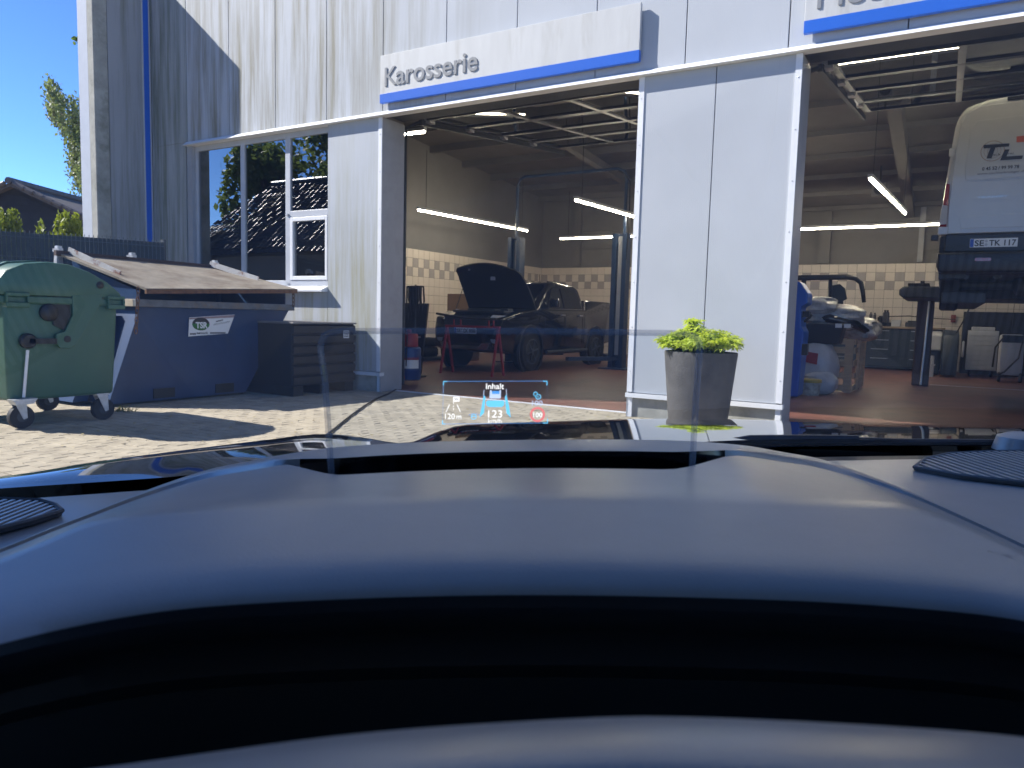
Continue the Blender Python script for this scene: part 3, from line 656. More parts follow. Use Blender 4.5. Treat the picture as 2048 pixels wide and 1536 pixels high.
b = MB(); b.tube([(-7.62,2.25,0),(-7.62,2.25,1.55)], .015, 6); b.box(-7.78,-7.46,2.23,2.27,1.5,1.53); b.lathe([(.2,0),(.2,.02)], (-7.62,2.25,.0), 'z', 16); b.build('hook_post', M_DARKG, hs, w=True)
for k in range(9):
    x = -7.76+.034*k; b = MB(); L_ = random.uniform(.35,.75); yy = 2.2+random.uniform(-.05,.05)
    b.tube([(x,yy,1.52),(x+.02,yy-.03,1.52-L_*.5),(x+.03,yy,1.52-L_),(x+.05,yy+.02,1.5-L_*.5),(x+.03,yy+.02,1.52)], .014, 6); b.build('hose', M_BLACK, hs, w=True)
pb = thing('black_wall_panel', 'dark board leaning on the wall behind the hanging hoses', 'board', (-8.3, 2.6, 0))
b = MB(); b.add([(-8.6,2.7,0),(-7.85,2.7,0),(-7.85,2.9,1.25),(-8.6,2.9,1.25),(-8.6,2.74,0),(-7.85,2.74,0),(-7.85,2.94,1.25),(-8.6,2.94,1.25)], [(3,2,1,0),(4,5,6,7),(0,1,5,4),(1,2,6,5),(2,3,7,6),(3,0,4,7)]); b.build('panel', M_BLACK, pb, w=True)
b = MB(); b.bar((-8.6,2.68,.62),(-7.86,2.70,.66),.03); b.build('edge_bar', M_STEEL, pb, w=True)
cbx = thing('cardboard_box', 'brown cardboard box stood on end behind the open bonnet', 'box', (-9.6, 6.6, 0))
b = MB(); b.box(-9.95,-9.35,6.4,6.9,.0,1.55); b.build('carton', mat('cardboard', (.25,.16,.09), .85, var=.1), cbx, w=True, bevel=.01)
b = MB(); b.box(-9.7,-9.6,6.394,6.399,.9,1.2); b.build('tape', M_TRIM2, cbx, w=True)
# tyre changer etc. low along the left wall
tc = thing('wheel_rack', 'dark low rack with tyres by the left wall beside the pickup', 'rack', (-10.4, 5.2, 0))
for k in range(3):
    for z in (.2, .42): b = MB(); b.lathe([(.18,-.1),(.30,-.1),(.33,-.05),(.33,.05),(.30,.1),(.18,.1)], (-10.3, 4.6+k*.7, z), 'z', 20); b.build('tyre', M_RUBBER, tc, w=True, smooth=True)
b = MB(); b.box(-10.7,-9.9,4.2,6.4,.02,.08); b.build('base', M_DARKG, tc, w=True)
# ------------------------------------------------------------------ van up on a lift (right bay); rear face at Y = 3.5
van = thing('panel_van', 'white high roof van raised on a lift with a logo on its rear door', 'van', (.93, 3.5, 1.30))
M_VAN = mat('van_white', (.50, .505, .50), .28, var=.03, coat=.6)
def vx(z):                                     # half width of the body at height z above the wheels' ground
    return lerp_curve([(0,.98),(.9,1.03),(1.3,1.02),(1.9,.98),(2.3,.945),(2.45,.905),(2.54,.82),(2.60,.62),(2.635,0)], z)
zs_ = [.95,1.3,1.6,1.9,2.1,2.3,2.4,2.47,2.53,2.57,2.60,2.62]
loop = [(vx(z), z) for z in zs_]+[(-vx(z), z) for z in zs_[::-1]]
b = MB(); b.prism(loop, 0, 5.0, 'y'); vb = b.build('body', M_VAN, van, bevel=.05, seg=4, smooth=True, angle=40)
b = MB(); b.prism([(-.99,.45),(.99,.45),(1.02,.60),(1.02,.945),(-1.02,.945),(-1.02,.60)], .12, 5.0, 'y'); b.build('lower_body', M_DARKG, van, bevel=.02)
b = MB(); b.prism([(-1.0,.46),(1.0,.46),(1.035,.55),(1.035,.72),(-1.035,.72),(-1.035,.55)], -.10, .119, 'y'); b.build('rear_bumper', M_BLACK, van, bevel=.04, seg=3, smooth=True)
b = MB(); b.box(-.96, .96, -.030, .118, .722, .944); b.build('step_panel', M_BLACK, van, bevel=.015)
for sg in (-1, 1):
    b = MB(); x0_, x1_ = (.012, .95); 
    poly = [(sg*.012, .96), (sg*.94, .96), (sg*.95, 1.3), (sg*.925, 1.95), (sg*.895, 2.28), (sg*.84, 2.44), (sg*.70, 2.52), (sg*.012, 2.55)]
    b.prism(poly, -.014, .02, 'y'); d_ = b.build('rear_door', M_VAN, van, bevel=.008, seg=2)
    b = MB(); b.prism([(sg*.10,1.62),(sg*.78,1.62),(sg*.80,1.70),(sg*.77,2.26),(sg*.72,2.34),(sg*.10,2.36)], -.0195, -.0142, 'y'); b.build('door_pressing', M_VAN, d_, bevel=.002)
    b = MB(); b.prism([(sg*.12,1.02),(sg*.80,1.02),(sg*.82,1.16),(sg*.12,1.18)], -.022, -.0142, 'y'); b.build('door_pressing', M_VAN, d_, bevel=.003)
    b = MB(); b.add([(sg*.955,-.03,.96),(sg*1.035,-.01,.96),(sg*1.04,.16,.96),(sg*.955,-.03,1.58),(sg*.995,-.012,1.60),(sg*1.0,.12,1.60)], [(0,1,4,3),(1,2,5,4),(3,4,5),(2,1,0),(0,3,5,2)]); b.build('tail_lamp', mat('tail_red', (.28,.008,.012), .15, var=.05, coat=1), van)
    b = MB(); b.add([(sg*.957,-.034,1.08),(sg*1.038,-.014,1.08),(sg*1.041,.1,1.08),(sg*.957,-.034,1.31),(sg*1.022,-.014,1.33),(sg*1.028,.1,1.33)], [(0,1,4,3),(1,2,5,4),(3,4,5),(2,1,0),(0,3,5,2)]); b.build('reverse_lamp', M_LENS, van)
    for z in (1.0, 1.98): b = MB(); b.box(sg*.93, sg*(vx(z)+.02), -.035, .01, z-.05, z+.05); b.build('hinge', M_VAN, van, bevel=.012)
    b = MB(); b.box(sg*.45, sg*.62, -.115, -.098, .60, .64); b.build('reflector', mat('tail_red', (.28,.008,.012)), van)
    wheel(van, sg*.86, 1.05, .34, .34, .22); 
    b = MB(); b.box(sg*.70, sg*1.0, .12, .5, .40, .50); b.build('mud_flap', M_BLACK, van)
    b = MB(); b.box(sg*1.035, sg*1.12, -.02, .10, .88, .95); b.build('corner_step', M_BLACK, van, bevel=.01)
b = MB(); b.box(-.42,.42,-.02,.05,2.552,2.60); b.build('brake_lamp', M_BLACK, van, bevel=.01)
for k in range(4): b = MB(); b.tube([(-.7+.35*k, .3, .44), (-.7+.35*k, 4.6, .44)], .05, 8); b.build('chassis_rail', M_DARKG, van)
b = MB(); b.tube([(-.8,1.05,.36),(.8,1.05,.36)], .06, 10); b.lathe([(.04,-.14),(.15,-.08),(.15,.08),(.04,.14)], (0,1.05,.36), 'x', 16); b.build('rear_axle', M_DARKG, van, smooth=True)
b = MB(); b.lathe([(.10,0),(.12,.05),(.12,.6),(.10,.65)], (.35,.6,.40), 'y', 14); b.build('silencer', M_DARKG, van, smooth=True)
VF = -.0215
vp = lambda x, y: PY(x, y, 3.48)-van.location
def vtext(txt, pa, pb, m, hgt=None, bold=.0, shear=0.0, nm='lettering'):
    a, c = vp(*pa), vp(*pb)
    return place_text(nm, txt, .1, frame((a.x, VF, a.z), (1,0,0), (0,0,1)), m, van, .0008, bold, width=c.x-a.x, height=hgt, shear=shear)
M_PRINT = mat('vinyl_dark', (.02,.02,.024), .4); M_PRINTG = mat('vinyl_grey', (.14,.14,.15), .4); M_BROWN = mat('vinyl_brown', (.30,.20,.14), .5); M_ORG = mat('vinyl_orange', (.50,.11,.05), .4)
c0 = vp(1985, 302); 
for r0, r1 in ((.125,.118),(.090,.086),(.055,.052)):
    b = MB(); n_ = 36
    for k in range(n_):
        t0, t1 = 2*math.pi*k/n_, 2*math.pi*(k+1)/n_
        b.quad(*[(c0.x+r*math.cos(t), VF, c0.z+r*math.sin(t)) for r, t in ((r1,t0),(r0,t0),(r0,t1),(r1,t1))])
    b.build('logo_ring', M_BROWN, van)
def plate2(nm, pts, m, y=VF-.001):
    b = MB(); b.prism([(vp(*p).x, vp(*p).z) for p in pts], y-.0006, y+.0006, 'y'); return b.build(nm, m, van)
plate2('logo_letter', [(1967,290),(2019,287),(2018,293),(1991,295),(1983,317),(1973,317),(1981,296),(1967,297)], M_PRINT, VF-.0025)
plate2('logo_letter', [(2010,299),(2019,299),(2013,313),(2046,311),(2044,318),(2000,321)], M_PRINT, VF-.0025)
vtext('isch', (1984,312), (2000,311), M_PRINT, .028); vtext('erei', (2010,309.5), (2027,308.5), M_PRINT, .024)
vtext('0 45 52 / 99 99 78', (1964,341), (2038,337), M_PRINT, .042, .002)
vtext('www.tischlerkrueger.de', (1954,350), (2052,347), M_PRINTG, .036)
plate2('logo_flag', [(2033,273),(2060,270),(2060,283),(2033,285)], M_ORG)
vtext('TRANSIT', (1953,397), (2016,394), M_STEEL, .026, .003, nm='badge')
pc = PY(1987, 485, 3.44)-van.location
number_plate(van, (pc.x, -.031, pc.z), None, ('SE', 'TK 117'))

vl = thing('platform_lift', 'brown steel lift post with a dark runway arm holding up the white van', 'car lift', (-.26, 7.6, 0))
b = MB(); b.box(-.39, -.12, 7.55, 7.85, .01, 1.55); b.build('post', mat('lift_brown', (.085,.055,.045), .5, var=.15), vl, w=True, bevel=.01)
b = MB(); b.tube([(-.24,7.53,.02),(-.20,7.53,1.55)], .022, 8); b.build('bright_guide', M_STEEL, vl, w=True)
b = MB(); b.prism([(-.55,1.53),(1.9,1.50),(1.9,1.71),(-.56,1.71),(-.62,1.66),(-.62,1.57)], 5.9, 7.9, 'y'); b.build('crossbeam', M_DARKG, vl, w=True, bevel=.02)
b = MB(); b.box(-.5,-.2,5.9,6.6,1.722,1.76); b.box(-.33,-.27,5.95,6.05,1.76,1.80); b.build('pad', M_RUBBER, vl, w=True)
b = MB(); b.box(-.02,.5,4.2,7.9,1.40,1.55); b.build('runway', M_DARKG, vl, w=True, bevel=.02)
# ------------------------------------------------------------------ right bay, left side: blue machine, bag, tub, crate ...
tm = thing('tyre_machine', 'bright blue workshop machine half hidden behind the white pillar', 'machine', (-1.95, 3.7, 0))
M_MBL = mat('machine_blue', (.012,.10,.52), .35, var=.06)
b = MB(); b.prism([(-2.3,.02),(-1.69,.02),(-1.66,.95),(-1.70,1.02),(-1.72,1.30),(-1.64,1.35),(-1.645,1.50),(-1.76,1.66),(-2.3,1.66)], 3.5, 3.95, 'y'); b.build('housing', M_MBL, tm, w=True, bevel=.02)
b = MB(); b.box(-1.70,-1.61,3.52,3.7,1.16,1.24); b.tube([(-1.68,3.6,1.1),(-1.60,3.55,1.16),(-1.58,3.55,1.2)], .02, 6); b.build('control_lever', M_BLACK, tm, w=True)
b = MB(); b.box(-1.68,-1.60,3.5,3.62,.62,.78); b.build('side_block', M_BLACK, tm, w=True, bevel=.008)
def crumple(name, parent, c, r, m, seed, n=14, flat=None, amp=.12):
    rnd = random.Random(seed); b = MB(); vs = []; K = n
    ph = [(rnd.uniform(1,6), rnd.uniform(0,6), rnd.uniform(2,7), rnd.uniform(0,6)) for _ in range(7)]
    for j in range(n+1):
        th = math.pi*j/n
        for i in range(2*K):
            f_ = math.pi*i/K
            d = sum(math.sin(a*f_+b_+2*math.cos(c_*th+e)) for a, b_, c_, e in [(round(p[0]), p[1], p[2], p[3]) for p in ph])/7
            k = 1+amp*d*2.0*math.sin(th)+rnd.gauss(0,amp*.22)*math.sin(th)
            x, y, z = math.sin(th)*math.cos(f_)*k, math.sin(th)*math.sin(f_)*k, math.cos(th)
            e = .75; x, y, z = [math.copysign(abs(v)**e, v) for v in (x, y, z)]
            vs.append((c[0]+r[0]*x, c[1]+r[1]*y, c[2]+r[2]*z))
    fs = [(j*2*K+i, j*2*K+(i+1) % (2*K), (j+1)*2*K+(i+1) % (2*K), (j+1)*2*K+i) for j in range(n) for i in range(2*K)]
    b.add(vs, fs); return b.build(name, m, parent, w=True, smooth=True)
M_BAG = mat('white_film', (.52,.54,.57), .3, var=.1, vs=8, bump=.8, bs=18)
bag = thing('plastic_sack', 'large crumpled white plastic sack with a red printed patch beside the slatted crate', 'sack', (-1.62, 4.55, 0))
crumple('sack_body', bag, (-1.62,4.62,.40), (.30,.30,.41), M_BAG, 3); crumple('sack_body', bag, (-1.52,4.42,.18), (.24,.16,.18), M_BAG, 9)
c = PY(1622, 713, 4.31)
b = MB(); b.add([(c.x-.11,4.30,c.z+.08),(c.x+.10,4.30,c.z+.05),(c.x+.09,4.30,c.z-.12),(c.x-.12,4.30,c.z-.08),(c.x-.11,4.31,c.z+.08),(c.x+.10,4.31,c.z+.05),(c.x+.09,4.31,c.z-.12),(c.x-.12,4.31,c.z-.08)], [(3,2,1,0),(4,5,6,7),(0,1,5,4),(1,2,6,5),(2,3,7,6),(3,0,4,7)]); b.build('red_print', M_RED, bag, w=True)
bu = thing('paint_bucket', 'small white paint bucket with a yellow lid on the floor before the white sack', 'bucket', (-1.62, 4.15, 0))
b = MB(); b.lathe([(.125,.0),(.145,.20),(.145,.21),(.10,.21)], (-1.62,4.15,0), 'z', 24); b.build('pail', mat('bucket_print', (.42,.43,.36), .4, var=.45, vs=14), bu, w=True, smooth=True)
b = MB(); b.lathe([(.155,.195),(.157,.235),(.14,.245),(.02,.24)], (-1.62,4.15,0), 'z', 24); b.build('lid', mat('lid_yellow', (.48,.36,.05), .4), bu, w=True)
tub = thing('black_tub', 'black plastic tub wedged on the white sack beneath the wrapped parts', 'tub', (-1.58, 4.62, .72))
b = MB(); b.add([(-1.86,4.45,.76),(-1.30,4.45,.76),(-1.30,4.85,.76),(-1.86,4.85,.76),(-1.92,4.40,1.08),(-1.24,4.40,1.08),(-1.24,4.9,1.08),(-1.92,4.9,1.08)], [(3,2,1,0),(4,5,6,7),(0,1,5,4),(1,2,6,5),(2,3,7,6),(3,0,4,7)]); b.build('tub_body', M_BLACK, tub, w=True, bevel=.03)
for x in (-1.36,-1.24): b = MB(); b.box(x,x+.09,4.385,4.397,1.02,1.08); b.build('paper_label', M_PLATE, tub, w=True)
cr = thing('slatted_crate', 'open pine slat crate stood on the floor of the right bay', 'crate', (-1.2, 5.9, 0))
for k, z in enumerate((.03,.22,.42,.62,.76)):
    b = MB(); b.box(-1.95,-1.265,4.96,4.98,z,z+.10); b.build('slat', M_WOOD, cr, w=True)
    b = MB(); b.box(-1.145,-1.125,5.06,6.9,z,z+.09); b.build('slat', M_WOOD, cr, w=True)
for x, yy in ((-1.21,5.02),(-1.21,6.9),(-1.9,5.04)): b = MB(); b.box(x-.055,x+.06,yy-.035,yy+.035,.0,.85); b.build('post', M_WOOD, cr, w=True)
for yy in (5.45,5.9,6.4): b = MB(); b.box(-1.122,-1.085,yy-.05,yy+.05,.02,.84); b.build('upright', M_WOOD, cr, w=True)
wp = thing('wrapped_panels', 'car body panels wrapped in clear crumpled plastic film on top of the crate', 'car parts', (-1.45, 5.4, .86))
M_FILM = glass('clear_film', (.80,.80,.80), 1.5, 2.2, .08)
crumple('film', wp, (-1.50,5.2,1.18), (.48,.34,.22), mat('milky_film', (.46,.46,.46), .16, var=.5, vs=6, bump=1.0, bs=16), 21, 18, amp=.16)
crumple('film', wp, (-1.12,5.75,1.0), (.28,.55,.20), mat('milky_film', (.40,.40,.40)), 5, 16, amp=.18)
crumple('film', wp, (-1.66,4.95,1.36), (.26,.22,.14), mat('milky_film', (.40,.40,.40)), 31, 14, amp=.2)
b = MB(); b.tube([(-1.9,5.05,1.12),(-1.5,4.86,1.16),(-1.15,5.0,1.08),(-.93,5.4,.92)], [.05,.07,.07,.04], 10); b.build('dark_panel', M_CARB, wp, w=True, smooth=True)
rb_ = thing('roll_bar', 'black hoop shaped truck roll bar hanging behind the wrapped panels', 'car part', (-1.6, 5.6, .9))
b = MB(); b.tube([PY(1580,556,5.6),PY(1640,555,5.6),PY(1695,554,5.6),PY(1712,557,5.6),PY(1722,566,5.6),PY(1726,585,5.6),PY(1728,605,5.6)], [.045,.045,.045,.042,.038,.034,.03], 10); b.build('hoop', M_BLACK, rb_, w=True, smooth=True)
b = MB(); b.tube([PY(1608,558,5.6),PY(1606,640,5.6)], .04, 8); b.tube([PY(1661,558,5.6),PY(1660,640,5.6)], .03, 8); b.build('leg', M_BLACK, rb_, w=True)
b = MB(); b.prism([(PY(x,y,5.62).x,PY(x,y,5.62).z) for x,y in ((1664,571),(1680,568),(1690,577),(1694,598),(1686,602),(1687,612),(1670,612),(1664,590))], 5.6, 5.66, 'y'); b.build('bracket_plate', M_BLACK, rb_, w=True)
# ------------------------------------------------------------------ bench along the back wall
wbn = thing('workbench', 'dark blue workbench with drawers along the tiled back wall', 'workbench', (-.9, 12.8, 0))
M_CAB = mat('cabinet_blue', (.028,.042,.062), .45, var=.1)
b = MB(); b.box(-2.6,.05,12.45,13.27,.06,1.01); b.build('carcass', M_CAB, wbn, w=True)
b = MB(); b.box(-2.65,.1,12.38,13.28,1.012,1.06); b.build('worktop', mat('worktop', (.26,.20,.14), .6, var=.15), wbn, w=True, bevel=.006)
for k in range(3):
    for i in range(4): b = MB(); x = -2.5+k*.85; b.box(x,x+.78,12.432,12.449,.10+i*.225,.31+i*.225); d_ = b.build('drawer', M_CAB, wbn, w=True, bevel=.004); b = MB(); b.box(x+.2,x+.58,12.415,12.431,.27+i*.225,.285+i*.225); b.build('handle', M_REVEAL, d_, w=True)
b = MB(); b.box(-2.4,-1.05,13.0,13.26,1.062,1.16); b.build('tool_ledge', M_BLACK, wbn, w=True)
def can(x, z, h, r, m, label, nm='spray_can'):
    t = thing(nm, label, 'can', (x, 12.9, z)); b = MB(); b.lathe([(r,z),(r,z+h*.8),(r*.5,z+h*.86)], (x,12.9,0), 'z', 14); b.build('body', m, t, w=True, smooth=True)
    b = MB(); b.lathe([(r*.55,z+h*.861),(r*.55,z+h),(r*.4,z+h)], (x,12.9,0), 'z', 12); b.build('cap', M_BLACK, t, w=True)
xb = lambda px_: PY(px_, 640, 12.9).x
for px_, h, r, lb in ((1741,.24,.035,'leftmost slim dark spray can on the workbench'),(1749,.23,.035,'slim dark spray can beside the leftmost one on the workbench'),(1769,.30,.042,'tall dark can right of the round pot on the workbench'),(1774,.30,.042,'rightmost tall dark can on the workbench')):
    can(xb(px_), 1.162, h, r, mat('can_dark', (.10,.10,.11), .3, .5), lb)
can(xb(1760), 1.162, .15, .06, M_BLACK, 'squat black pot between the cans on the workbench', 'grease_pot')
cl = thing('workbench_clutter', 'pale box and tools lying on the workbench right of the cans', 'tools', (-.9, 12.7, 1.06))
b = MB(); b.box(-1.05,-.85,12.6,12.8,1.061,1.22); b.build('carton', M_TRIM2, cl, w=True, bevel=.01)
b = MB(); b.box(-.75,-.35,12.6,12.9,1.061,1.17); b.box(-.7,-.4,12.62,12.8,1.171,1.21); b.build('tool_case', M_DARKG, cl, w=True, bevel=.015)
b = MB(); b.tube([(-1.3,13.1,1.3),(-.7,13.1,1.33),(-.1,13.1,1.28),(.3,13.1,1.27)], .012, 6); b.build('rod', M_DARKG, cl, w=True)
cm = thing('cleaning_station', 'grey plastic wash station beside the lift post at the back of the right bay', 'machine', (.0, 11.6, 0))
b = MB(); b.prism([(11.2,.55),(11.9,.55),(11.95,.92),(11.7,.98),(11.2,.90)], -.42, .05, 'x'); b.build('basin', M_TRIM2, cm, w=True, bevel=.03)
b = MB(); b.box(-.40,.03,11.3,11.85,.02,.55); b.build('cabinet', M_CAB, cm, w=True, bevel=.02)
cn = thing('grey_canister', 'light grey canister standing low in front of the wash station', 'canister', (-.15, 10.6, 0))
b = MB(); b.box(-.32,-.06,10.5,10.8,.0,.24); b.box(-.34,-.04,10.48,10.82,.245,.27); b.box(-.31,-.07,10.51,10.79,.275,.45); b.build('container', M_TRIM2, cn, w=True, bevel=.03)
db = thing('dark_oil_collector', 'dark rounded oil drainer between the wash station and the tool trolley', 'machine', (.3, 10.9, 0))
b = MB(); b.prism([(10.6,.05),(11.3,.05),(11.3,.95),(11.1,1.02),(10.8,.92),(10.65,.7)], .06, .36, 'x'); b.build('tank', M_CAB, db, w=True, bevel=.04, smooth=True)
b = MB(); b.tube([(.3,10.8,.95),(.42,10.7,1.25),(.5,10.75,1.5),(.52,10.8,2.2)], .015, 6); b.build('hose', M_BLACK, db, w=True)
b = MB(); b.lathe([(.16,-.02),(.18,0),(.16,.02)], (.44,10.6,.62), 'x', 18); b.build('rag', M_TRIM2, db, w=True, smooth=True)
tt = thing('tool_trolley', 'light grey drawer trolley under the raised white van', 'tool trolley', (.82, 11.5, 0))
b = MB(); b.box(.54,1.10,11.45,11.95,.15,1.02); b.build('carcass', M_TRIM2, tt, w=True)
for k in range(8): b = MB(); b.box(.56,1.08,11.425,11.449,.17+k*.105,.262+k*.105); b.build('drawer', M_TRIM2, tt, w=True, bevel=.006)
b = MB(); b.box(.60,1.02,11.45,11.9,1.022,1.10); b.build('top_tray', M_TRIM2, tt, w=True, bevel=.01)
for x in (.62,1.02):
    for yy in (11.55,11.85): b = MB(); b.lathe([(.06,-.02),(.07,0),(.06,.02)], (x,yy,.072), 'x', 12); b.build('castor', M_RUBBER, tt, w=True)
ac = thing('service_unit', 'pale wheeled service unit with black hoses at the right picture edge', 'machine', (1.22, 10.2, 0))
b = MB(); b.box(1.06,1.46,10.1,10.6,.14,.96); b.build('cabinet', M_TRIM2, ac, w=True, bevel=.05, smooth=True)
b = MB(); b.box(1.08,1.44,10.08,10.12,.80,.95); b.build('panel', M_BLACK, ac, w=True)
b = MB(); b.tube([(1.1,10.05,.9),(.97,9.95,.7),(.95,9.95,.3)], .018, 6); b.tube([(1.42,10.05,.85),(1.36,9.9,.5),(1.15,9.9,.22),(1.05,9.95,.15)], .018, 6); b.build('hose', M_BLACK, ac, w=True)
for x in (1.08,1.44): b = MB(); b.lathe([(.09,-.025),(.10,0),(.09,.025)], (x,10.12,.102), 'x', 14); b.build('wheel', M_RUBBER, ac, w=True)
db2 = thing('wall_cabinet', 'tall black cabinet behind the tool trolley by the back wall', 'cabinet', (1.2, 12.9, 0))
b = MB(); b.box(.45,2.4,12.6,13.2,.0,1.45); b.build('carcass', M_BLACK, db2, w=True, bevel=.01)
b = MB(); b.box(1.40,1.41,12.58,12.6,.1,1.7); b.build('door_gap', M_DARKG, db2, w=True)
sp_ = thing('wall_speaker_box', 'small square box mounted high on the beam in the right bay', 'box', (-1.25, 9.5, 3.9))
b = MB(); b.box(-1.42,-1.15,9.4,9.6,3.72,3.98); b.build('housing', M_PLASTER, sp_, w=True, bevel=.01); b = MB(); b.lathe([(.10,0),(.08,.01)], (-1.28,9.388,3.85), 'y', 16); b.build('grille', M_DARKG, sp_, w=True)
b = MB(); b.tube([(-1.28,9.5,3.98),(-1.28,9.5,4.35)], .02, 6); b.build('mount', M_DARKG, sp_, w=True)
eb_ = thing('red_wall_button', 'small red emergency box on the tiled back wall', 'switch', (.25, 13.28, 1.25))
b = MB(); b.box(.20,.30,13.2,13.28,1.2,1.38); b.build('housing', mat('dull_red', (.25,.06,.05), .5), eb_, w=True, bevel=.008)
# ------------------------------------------------------------------ green wheeled waste container
gbn = thing('waste_container', 'green four wheeled waste container with domed lid at the left picture edge', 'waste bin', (-7.27, -3.96, 0))
M_BIN = mat('bin_green', (.05, .13, .085), .45, var=.12, vs=3, bump=.1, bs=90, col2=(.085,.16,.115), mask=(.55,.8))
XA, XB = -6.60, -7.95
def taper(v, zt=1.10, zb=.22):
    x, y, z = v; k = 1-.07*max(0, (zt-z))/(zt-zb); return (-7.275+(x+7.275)*k, -3.96+(y+3.96)*k*(1-.02), z)
b = MB(); b.box(XB, XA, -4.45, -3.47, .24, 1.08); b.v = [taper(v) for v in b.v]; b.build('body', M_BIN, gbn, w=True, bevel=.035, seg=3, smooth=True)
b = MB(); b.box(XB-.02, XA+.02, -4.50, -3.43, 1.06, 1.125); b.build('rim', M_BIN, gbn, w=True, bevel=.015)
lidp = [(-4.50,1.128),(-4.49,1.24),(-4.42,1.33),(-4.28,1.395),(-4.10,1.42),(-3.92,1.41),(-3.74,1.355),(-3.58,1.27),(-3.47,1.18),(-3.45,1.128)]
b = MB(); b.prism(lidp, XB-.015, XA+.025, 'x'); ld = b.build('lid', M_BIN, gbn, w=True, bevel=.018, seg=2, smooth=True)
for k in range(3):
    b = MB(); x = XA-.30-.38*k; pr_ = [(y, z+.018) for y, z in lidp[1:-1]]; b.prism([(lidp[1][0], lidp[1][1]-.03)]+pr_+[(lidp[-2][0], lidp[-2][1]-.03)], x-.03, x+.03, 'x'); b.build('lid_rib', M_BIN, ld, w=True, bevel=.006)
XF = XA+.005
b = MB(); b.lathe([(.030,0),(.034,.012),(.012,.02)], (XF+.015, -3.66, 1.245), 'x', 14); b.build('lid_pivot', M_BLACK, gbn, w=True)
# pocket, lever and arm on the end wall
def pyz(x, y, X=XF): p = PX(x, y, X); return (p.y, p.z)
b = MB(); b.prism([pyz(*p) for p in ((105,588),(138,588),(141,630),(128,660),(106,650))], XF-.004, XF+.003, 'x'); b.build('pocket_dark', M_BLACK, gbn, w=True)  # flat black sheet stands in for the dark inside the pocket
b = MB(); b.prism([pyz(*p) for p in ((142,590),(200,588),(203,600),(150,690),(138,697),(118,696),(109,685),(110,668),(128,662),(143,630))], XF-.005, XF+.022, 'x'); b.build('lift_arm', M_BIN, gbn, w=True, bevel=.006)
y_, z_ = pyz(132, 678); b = MB(); b.lathe([(.03,-.002),(.03,.026),(.01,.028)], (XF, y_, z_), 'x', 14); b.build('arm_bolt', M_BLACK, gbn, w=True)
y_, z_ = pyz(97, 625); b = MB(); b.lathe([(.075,-.01),(.075,.02),(.06,.035),(.02,.04)], (XF, y_, z_), 'x', 18); b.build('trunnion', M_BLACK, gbn, w=True, smooth=True)
a_ = pyz(55, 682); c_ = pyz(110, 682); b = MB(); b.bar((XF+.02, a_[0], a_[1]), (XF+.02, c_[0], c_[1]), .03, .045); b.lathe([(.065,-.01),(.065,.02),(.05,.035)], (XF, a_[0], a_[1]), 'x', 16); b.build('lever', M_BLACK, gbn, w=True)
a_ = pyz(53, 700); c_ = pyz(50, 795); b = MB(); b.tube([(XF+.02, a_[0], a_[1]), (XF-.02, c_[0], c_[1])], .012, 8); b.build('brake_rod', M_TRIM, gbn, w=True)
for y0_, y1_ in ((-4.44,-4.26),(-3.60,-3.44)):
    b = MB()
    b.box(XA-.02, XA+.05, y0_, y1_, 1.03, 1.07); b.box(XA-.02, XA+.05, y0_, y1_, 1.12, 1.15); b.box(XA-.02, XA+.05, y0_, y0_+.02, 1.07, 1.12); b.box(XA-.02, XA+.05, y1_-.02, y1_, 1.07, 1.12); b.build('handle', M_BIN, gbn, w=True, bevel=.006)
a_ = pyz(60, 800); b = MB(); b.prism([pyz(*p) for p in ((20,800),(70,795),(62,806),(28,810))], XF-.06, XF+.05, 'x'); b.build('brake_pedal', M_GALV, gbn, w=True)
for x, yy in ((-6.74,-4.30),(-6.74,-3.60),(-7.78,-4.30),(-7.70,-3.60)):
    b = MB(); b.lathe([(.055,-.028),(.098,-.028),(.10,-.02),(.10,.02),(.098,.028),(.055,.028)], (x+.05, yy, .10), 'x', 22); wl_ = b.build('wheel', M_RUBBER, gbn, w=True, smooth=True)
    b = MB(); b.lathe([(.056,-.02),(.056,.026),(.02,.032)], (x+.05, yy, .10), 'x', 16); b.build('rim', M_DARKG, wl_, w=True)
    b = MB()
    for dx in (.012, .088): b.prism([(yy-.07,.245),(yy+.03,.245),(yy+.035,.09),(yy+.005,.08)], x+dx-.004, x+dx+.004, 'x')
    b.box(x, x+.1, yy-.075, yy+.04, .235, .25); b.build('caster_fork', M_GALV, wl_, w=True)

# ------------------------------------------------------------------ blue tipping skip with steel lid
sk = thing('tipping_skip', 'dark blue steel tipping skip with a rusty flat lid beside the green container', 'skip', (-8.1, -2.0, 0))
M_SKIP = mat('skip_blue', (.012, .043, .118), .38, var=.16, vs=3, coat=.1, col2=(.06,.07,.085), mask=(.60,.72))
M_LID = mat('lid_rusty', (.27, .235, .185), .75, var=.18, vs=4, col2=(.13,.09,.06), mask=(.46,.70), bump=.2, bs=50)
SXA, SXB = -7.45, -8.75
pr = [(-3.10,.03),(-1.36,.03),(-.66,1.06),(-2.73,1.06)]
b = MB()                                           # shell of plates, open on top
b.prism(pr, SXA-.008, SXA, 'x'); b.prism(pr, SXB, SXB+.008, 'x')
def plate(p, q):
    d = (Vector(q)-Vector(p)).normalized(); n_ = Vector((-d.y, d.x))*.008
    b.prism([p, q, (q[0]+n_.x, q[1]+n_.y), (p[0]+n_.x, p[1]+n_.y)], SXB+.009, SXA-.009, 'x')
plate(pr[0], pr[1]); plate(pr[1], pr[2]); plate(pr[3], pr[0])
b.build('hull', M_SKIP, sk, w=True)
